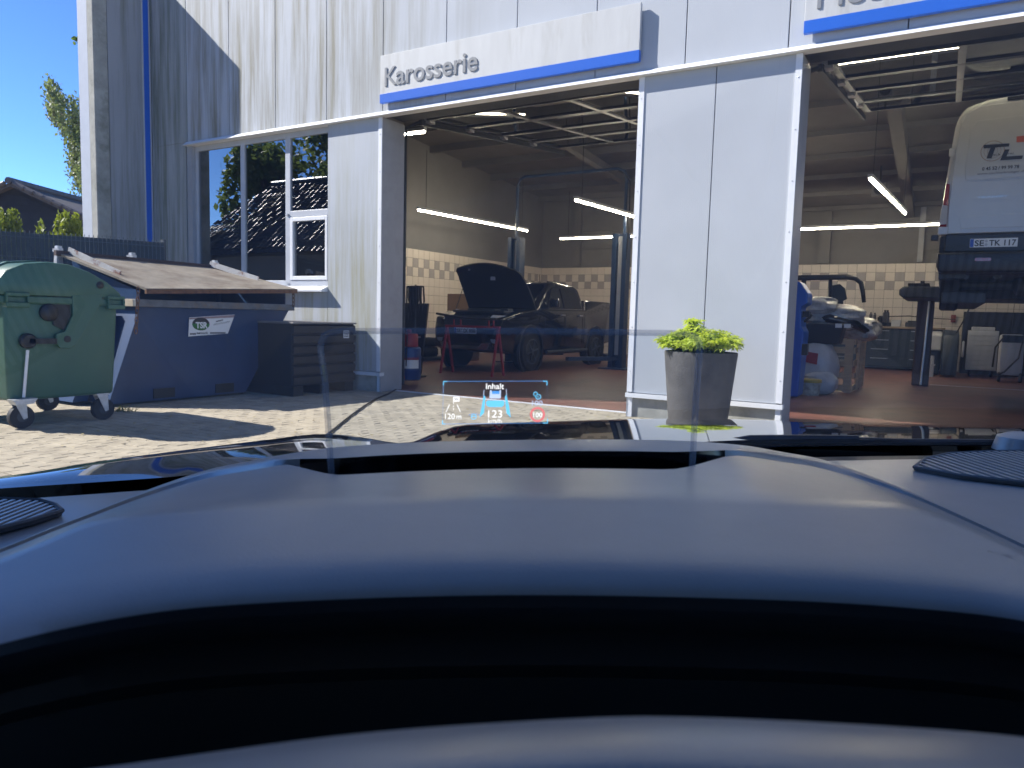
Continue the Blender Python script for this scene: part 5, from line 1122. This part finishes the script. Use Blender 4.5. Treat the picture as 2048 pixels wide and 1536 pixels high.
# dash top
zd = .912
b = MB(); ys = [0,.1,.2,.3,.4,.5,.6,.7,.8,.9,1.0]
for f_ in ys:
    for x in xs_:
        y0 = .10; y1 = cowl_d(x)-.022; b.v.append((x, y0+(y1-y0)*f_, zd-.02*(1-f_)*(1-f_)-.015*max(0, f_-.9)*10))
for j in range(len(ys)-1):
    for i in range(n_-1): a = j*n_+i; b.f.append((a,a+1,a+n_+1,a+n_)); b.mi.append(0)
dt = b.build('dash_top', M_DASH, car, smooth=True)
# speaker / demister grilles
def grille(name, outline, rib, flip=False):
    z = zd+.0012
    def on(x, y): 
        d = LR*((x-1024)/F) - LU*((y-768)/F) + LW; t = (z-HC)/d.z; return Vector((0,0,HC))+d*t
    P = [on(*p) for p in outline]; bb = MB(); bb.add([(p.x,p.y,z-.0015) for p in P]+[(p.x,p.y,z+.001) for p in P], [tuple(range(len(P)))[::-1], tuple(range(len(P), 2*len(P)))]+[(i,(i+1)%len(P),len(P)+(i+1)%len(P),len(P)+i) for i in range(len(P))])
    g_ = bb.build(name, mat('grille_bed', (.16,.155,.15), .6), car)
    rr = MB(); rr.tube([(p.x,p.y,z+.002) for p in P]+[(P[0].x,P[0].y,z+.002)], .0018, 6); rr.build('grille_rim', mat('grille_bed', (.09,.09,.095)), g_, smooth=True)
    cx = [p.x for p in P]; x = min(cx); k = 0
    def yspan(x):
        hits = []
        for i in range(len(P)):
            a, c2_ = P[i], P[(i+1) % len(P)]
            if (a.x-x)*(c2_.x-x) < 0: hits.append(a.y+(c2_.y-a.y)*(x-a.x)/(c2_.x-a.x))
        return (min(hits), max(hits)) if len(hits) >= 2 else None
    x += rib*.5
    while x < max(cx):
        s_ = yspan(x)
        if s_ and s_[1]-s_[0] > .01: q = MB(); q.bar((x, s_[0]+.004, z+.002), (x, s_[1]-.004, z+.002), rib*.45, .0022); q.build('grille_rib', M_DASH, g_)
        x += rib
grille('demister_grille', [(1828,938),(1850,921),(1900,910),(1980,906),(2060,905),(2200,906),(2300,915),(2350,935),(2300,962),(2150,972),(2048,969),(1920,955)], .0105)
grille('speaker_grille', [(124,1027),(110,1015),(80,1006),(0,1003),(-100,1006),(-200,1020),(-260,1045),(-200,1075),(-60,1078),(0,1062),(60,1047)], .006)
# instrument hood with the head-up display slot
def rowpts(y, d): return (y, d)
RIM = [(-300,1190),(0,1096),(100,1056),(180,1026),(260,993),(350,960),(425,937),(500,922),(550,912),(625,900),(700,892),(850,884),(1024,880),(1224,879),(1349,881),(1424,885),(1499,892),(1554,902),(1649,920),(1774,965),(1884,1012),(2048,1088),(2300,1210)]
RD = [(-300,.33),(0,.40),(100,.44),(180,.475),(260,.52),(350,.565),(425,.575),(500,.54),(550,.51),(625,.485),(700,.468),(850,.46),(1024,.46),(1349,.46),(1424,.468),(1499,.50),(1554,.56),(1649,.635),(1774,.61),(1884,.542),(2048,.455),(2300,.385)]
CRE = [(-300,1215),(0,1118),(100,1078),(180,1045),(300,1026),(450,1013),(700,1003),(1024,991),(1300,994),(1500,999),(1700,1006),(1800,1010),(1884,1032),(2048,1105),(2300,1225)]
R6 = [(-300,1290),(0,1192),(300,1132),(600,1106),(1024,1096),(1500,1104),(1800,1118),(2048,1145),(2300,1225)]
R7 = [(-300,1325),(0,1228),(300,1166),(600,1142),(1024,1130),(1500,1138),(1800,1154),(2048,1182),(2300,1248)]
cols = [-300+i*25 for i in range(105)]; b = MB(); nC = len(cols); R = []
def sst(t): t = min(1, max(0, t)); return t*t*(3-2*t)
def slot(x): return min(sst((x-540)/150), sst((1500-x)/170))
for x in cols:
    rim, rd, cr_, r6, r7 = smooth_curve(RIM, x), smooth_curve(RD, x), smooth_curve(CRE, x), smooth_curve(R6, x), smooth_curve(R7, x); s_ = slot(x); q2 = (abs(x-1024)/1300)**2
    hz_ = 633.2+.0262*(x-1024); dl = lambda y_: .0953/((y_-hz_)/F+.09)*(1-.05*q2)
    L_ = []; dc = dl(cr_)
    p = CP(x, rim, rd); L_.append((p.x, p.y+.10, p.z-.07)); L_.append((p.x, p.y+.025, p.z-.008)); L_.append(tuple(p))
    back = rim+(cr_-rim)*(.10+.05*s_); p2 = CP(x, back+6*s_, rd-(rd-dc)*.14); L_.append(tuple(p2))
    fr = back+6+(rim+(cr_-rim)*.46-back)*max(.12, s_); pf = CP(x, fr, dc+(rd-dc)*(.86-.38*max(.12, s_)))
    L_.append((p2.x, p2.y-.003, p2.z-.002-.05*s_)); L_.append((pf.x, pf.y+.003, pf.z-.002-.05*s_))
    L_.append(tuple(pf)); L_.append(tuple(CP(x, fr+(cr_-fr)*.15, pf.y+(dc-pf.y)*.13))); L_.append(tuple(CP(x, fr+(cr_-fr)*.8, pf.y+(dc-pf.y)*.78))); L_.append(tuple(CP(x, cr_, dc))); L_.append(tuple(CP(x, cr_+12, dl(cr_+12))))
    for y_ in ((cr_+r6)/2, r6-30, r6, r7-14): L_.append(tuple(CP(x, y_, dl(y_))))
    d7 = dl(r7); L_.append(tuple(CP(x, r7+8, d7-.0012))); L_.append(tuple(CP(x, r7+32, d7-.0062))); L_.append(tuple(CP(x, r7+60, d7-.0098))); L_.append(tuple(CP(x, r7+85, d7-.0108))); L_.append(tuple(CP(x, r7+105, d7-.0085)))
    L_.append(tuple(CP(x, r7+125, d7+.02))); L_.append(tuple(CP(x, r7+160, d7+.024))); L_.append(tuple(CP(x, r7+200, d7+.023))); L_.append(tuple(CP(x, r7+225, d7+.04))); L_.append(tuple(CP(x, r7+430, d7+.04)))
    R.append(L_)
nR = len(R[0])
for j in range(nR):
    for i in range(nC): b.v.append(R[i][j])
for j in range(nR-1):
    for i in range(nC-1):
        a = j*nC+i; b.f.append((a,a+1,a+nC+1,a+nC)); sl_ = slot(cols[i]+12) > .3
        b.mi.append(1 if (j in (3,4,5) and sl_) else (2 if j >= 17 else 0))  # lip front and recess below coloured black to stand for their shade
ih = b.build('instrument_hood', [M_DASH, M_PIANO, M_DASHB], car, smooth=True)
# steering column cover just under the lens
SC = [(-400,1640),(0,1572),(300,1530),(700,1477),(1024,1452),(1300,1441),(1700,1456),(2048,1482),(2400,1530)]
b = MB(); cs_ = [-400+i*40 for i in range(71)]; nC = len(cs_); seq = ((-40,.150,-.02),(-22,.134,-.006),(-8,.122,0),(12,.112,0),(40,.104,0),(80,.098,0),(140,.093,0),(280,.088,0))
for dy, d, dz in seq:
    for x in cs_: p = CP(x, smooth_curve(SC, x)+dy, d); b.v.append((p.x, p.y, p.z+dz))
for j in range(len(seq)-1):
    for i in range(nC-1): a = j*nC+i; b.f.append((a,a+1,a+nC+1,a+nC)); b.mi.append(0)
b.build('steering_column_cover', M_DASH, car, smooth=True)
# combiner pane of the head-up display
HD = .385
M_COMB = glass('combiner_glass', (.90,.925,.955), 1.45, .35); M_CEDGE = None
out = [(664,965),(650,760),(641,700),(642,684),(648,672),(660,665),(680,662),(1024,662),(1330,666),(1375,668),(1392,674),(1399,686),(1399,704),(1392,790),(1383,965)]
P = cpp(out, HD); b = MB(); n_ = len(P); b.add([(x,y-.0010,z) for x,y,z in P]+[(x,y+.0010,z) for x,y,z in P], [tuple(range(n_)), tuple(range(n_, 2*n_))[::-1]]+[(i,(i+1)%n_,n_+(i+1)%n_,n_+i) for i in range(n_)])
cbn = b.build('combiner_pane', M_COMB, car)
M_CEDGE = bpy.data.materials.new('combiner_edge'); M_CEDGE.use_nodes = True; t_ = M_CEDGE.node_tree; mi_ = t_.nodes.new('ShaderNodeMixShader'); mi_.inputs[0].default_value = .24; tr_ = t_.nodes.new('ShaderNodeBsdfTransparent')
t_.nodes['Principled BSDF'].inputs['Base Color'].default_value = (.55,.62,.75,1); t_.links.new(tr_.outputs[0], mi_.inputs[1]); t_.links.new(t_.nodes['Principled BSDF'].outputs[0], mi_.inputs[2]); t_.links.new(mi_.outputs[0], t_.nodes['Material Output'].inputs[0])
b = MB(); b.tube(P, .0017, 8); b.build('pane_edge', M_CEDGE, cbn, smooth=True)
# what the display shows
HDX = HD-.0025
M_HW = emis('hud_white', (.95,.97,1.0), .62); M_HB = emis('hud_cyan', (.16,.62,1.0), .55); M_HB2 = emis('hud_blue', (.10,.38,.95), .48); M_HR = emis('hud_red', (.90,.25,.28), .45); M_HP = emis('hud_pale', (.58,.72,1.0), .5)
hud = bpy.data.objects.new('display_image', None); link(hud, car)
def hpoly(nm, pts, m, off=0.0):
    b = MB(); P = cpp(pts, HDX-off); n_ = len(P); b.add([(x,y-.0001,z) for x,y,z in P]+[(x,y+.0001,z) for x,y,z in P], [tuple(range(n_)), tuple(range(n_, 2*n_))[::-1]]+[(i,(i+1)%n_,n_+(i+1)%n_,n_+i) for i in range(n_)]); return b.build(nm, m, hud)
def hline(nm, pts, m, wd=1.0):
    b = MB(); b.tube(cpp(pts, HDX), wd*HD/F/2, 6); return b.build(nm, m, hud)
def htext(txt, xa, xb, ybase, hgt, m, bold=.0):
    a = CP(xa, ybase, HDX); c2_ = CP(xb, ybase, HDX); k = HDX/F
    return place_text('display_text', txt, .01, frame(a, c2_-a, (0,0,1)), m, hud, .00005, bold, width=(c2_-a).length, height=hgt*k)
def ring(cx, cy, r, n=28, a0=0, a1=360): return [(cx+r*math.cos(math.radians(a0+(a1-a0)*i/n)), cy+r*math.sin(math.radians(a0+(a1-a0)*i/n))) for i in range(n+1)]
htext('Inhalt', 972, 1008, 778, 11.5, M_HW, .00008); htext('123', 976, 1004, 835, 15, M_HW); htext('km/h', 976, 1003, 846, 9, M_HW)
htext('120', 890, 909.5, 838, 11, M_HW); htext('m', 913, 922.5, 838, 7, M_HW); htext('100', 1064, 1085, 811, 10, M_HP); htext('100', 1066.5, 1084.5, 834.5, 10, M_HW, .0001)
hline('display_frame', [(887,763),(1094,762),(1095,846),(885,848),(887,763)], M_HB2, .8)
for pts in ([(887,771),(887,763),(894,763)],[(1086,762.5),(1094,762.5),(1094,770)],[(885,841),(885,848),(890,848)],[(1086,846),(1095,846),(1095,838)]): hline('frame_corner', pts, M_HB, 2.2)
hline('speed_limit_ring', ring(1075,829,13), M_HR, 4.5)
hline('flag_pole', [(907,808),(907,795)], M_HW, 1.3); hpoly('flag', [(906.5,794),(919,794),(919,803),(906.5,803)], M_HW)
for x, y in ((910,797),(914,797.5),(912,799.5),(916,800)): hpoly('flag_check', [(x-1,y-1),(x+1,y-1),(x+1,y+1),(x-1,y+1)], M_PIANO, .0004)
for pts in ([(899,809),(892,824)],[(914,809),(921,824)],[(907,811),(907,814)],[(907,817),(907,820)]): hline('lane_line', pts, M_HW, 1.4)
hpoly('lane_band', [(967.5,790),(971,794),(968,826),(959,835),(963,815)], M_HB); hpoly('lane_band', [(1012.5,789),(1009.5,795),(1013,826),(1021.5,835),(1018,812)], M_HB)
hline('lane_tip', [(968,780),(967,791)], M_HP, 1.2); hline('lane_tip', [(1012.5,778),(1013.5,791)], M_HP, 1.2)
hpoly('distance_bar', [(975,801),(1006,801),(1009,804),(1008,811),(1003,814),(978,814),(973,811),(972,804)], M_HB)
hpoly('lead_car', [(980,781),(983,780),(984,785),(999,785),(999,780),(1002,781),(1001.5,796),(999,797),(983,797),(979,796)], M_HP); hpoly('lead_car_window', [(984.5,782),(998.5,782),(999,788),(984,788)], M_HB2, .0004)
hline('cruise_dial', ring(1076.5,793.5,4.8), M_HB, 1.6); hline('cruise_needle', [(1074.5,792),(1077.5,795)], M_HB, 1.4); hline('cruise_car', ring(1071,788,3.8,12,90,360), M_HB, 1.6)
hline('steering_icon', ring(947.5,833.5,5.0), M_HB, 1.6); hline('steering_icon', [(942,832.5),(953,832.5)], M_HB, 1.5)
for k in range(5): hline('assist_tick', [(938.5+4.6*k,830.5-2*math.sin(k/4*math.pi)),(939.5+4.6*k,828.5-2*math.sin(k/4*math.pi))], M_HB2, 1.6)
# windscreen, pillars, roof and sides of the cabin
M_WS = glass('windscreen_glass', (.97,.975,.98), 1.45, .09)
t_ = M_WS.node_tree; o_ = [n for n in t_.nodes if n.type == 'OUTPUT_MATERIAL'][0]; old = o_.inputs[0].links[0].from_socket   # pale translucent haze mixed into the glass to lift the darks behind it
tl_ = t_.nodes.new('ShaderNodeBsdfTranslucent'); tl_.inputs[0].default_value = (.80,.85,.92,1); mx_ = t_.nodes.new('ShaderNodeMixShader'); nz_ = t_.nodes.new('ShaderNodeTexNoise'); nz_.inputs['Scale'].default_value = 9; nz_.inputs['Detail'].default_value = 6
mr_ = t_.nodes.new('ShaderNodeMapRange'); mr_.inputs[1].default_value = .3; mr_.inputs[2].default_value = .7; mr_.inputs[3].default_value = .022; mr_.inputs[4].default_value = .034
ge_ = t_.nodes.new('ShaderNodeNewGeometry'); t_.links.new(ge_.outputs['Position'], nz_.inputs['Vector']); t_.links.new(nz_.outputs[0], mr_.inputs[0]); t_.links.new(mr_.outputs[0], mx_.inputs[0]); t_.links.new(old, mx_.inputs[1]); t_.links.new(tl_.outputs[0], mx_.inputs[2]); t_.links.new(mx_.outputs[0], o_.inputs[0])
b = MB(); nx = 16; ny = 8; rowsW = []
for j in range(ny+1):
    v = j/ny
    for i in range(nx+1):
        u = i/nx; xb_ = -.58+1.86*u; xt_ = -.44+1.58*u; x = xb_+(xt_-xb_)*v
        yb = cowl_d(xb_)+.03; yt = .08-.10*((xt_-.36)/.8)**2; y = yb+(yt-yb)*v; z = .905+(1.45-.905)*v+.02*math.sin(math.pi*v)-.04*v*((xt_-.36)/.8)**2
        b.v.append((x,y,z))
for j in range(ny):
    for i in range(nx): a = j*(nx+1)+i; b.f.append((a,a+1,a+nx+2,a+nx+1)); b.mi.append(0)
b.build('windscreen', M_WS, car, smooth=True)
M_LINER = mat('headliner', (.20,.20,.20), .95)
b = MB(); b.prism([(.10,1.452),(.10,1.48),(-1.8,1.50),(-2.3,1.40),(-2.3,1.36),(-1.8,1.46)], -.48, 1.2, 'x'); b.build('roof', [M_HOOD], car)
b = MB(); b.box(-.44,1.16,-2.2,.06,1.437,1.447); b.build('roof_lining', M_LINER, car)
for sg, xp, xt_ in ((-1,-.60,-.46),(1,1.30,1.18)):
    b = MB(); b.bar((xp,.62,.88),(xt_,-.02,1.44),.14,.10,(1,0,0)); b.bar((xp+.01*sg,.45,.88),(xt_,-.15,1.46),.16,.06,(1,0,0)); b.build('windscreen_pillar', M_DASHB, car)
    b = MB(); b.box(xp-.04,xp+.04,-1.3,.75,.25,.93); b.build('door', M_HOOD, car, bevel=.02)
    b = MB(); b.bar((xt_,.0,1.43),(xt_,-2.2,1.43),.09,.09); b.build('roof_rail', M_DASHB, car)
    b = MB(); b.bar((xp,-.75,.9),(xt_,-.85,1.45),.16,.08,(1,0,0)); b.build('middle_pillar', M_DASHB, car)
    b = MB(); b.quad((xp,.55,.93),(xp,-1.6,.93),(xt_,-1.7,1.42),(xt_,-.05,1.42)); b.build('side_window', glass('side_glass', (.86,.88,.88), 1.5, 1.0), car)
for x in (-.0, .72): b = MB(); b.box(x-.26,x+.26,-.85,-.70,.35,1.05); b.box(x-.13,x+.13,-.88,-.75,1.08,1.30); b.build('seat', M_DASHB, car, bevel=.05)
b = MB(); b.box(-.58,1.28,-2.35,-2.3,.3,1.38); b.build('rear_panel', M_DASHB, car)
b = MB(); b.box(-.58,1.28,-2.3,.8,.22,.27); b.build('cabin_floor', M_DASHB, car)
b = MB(); b.box(-.58,1.28,.60,.64,.27,.86); b.build('bulkhead', M_DASHB, car)
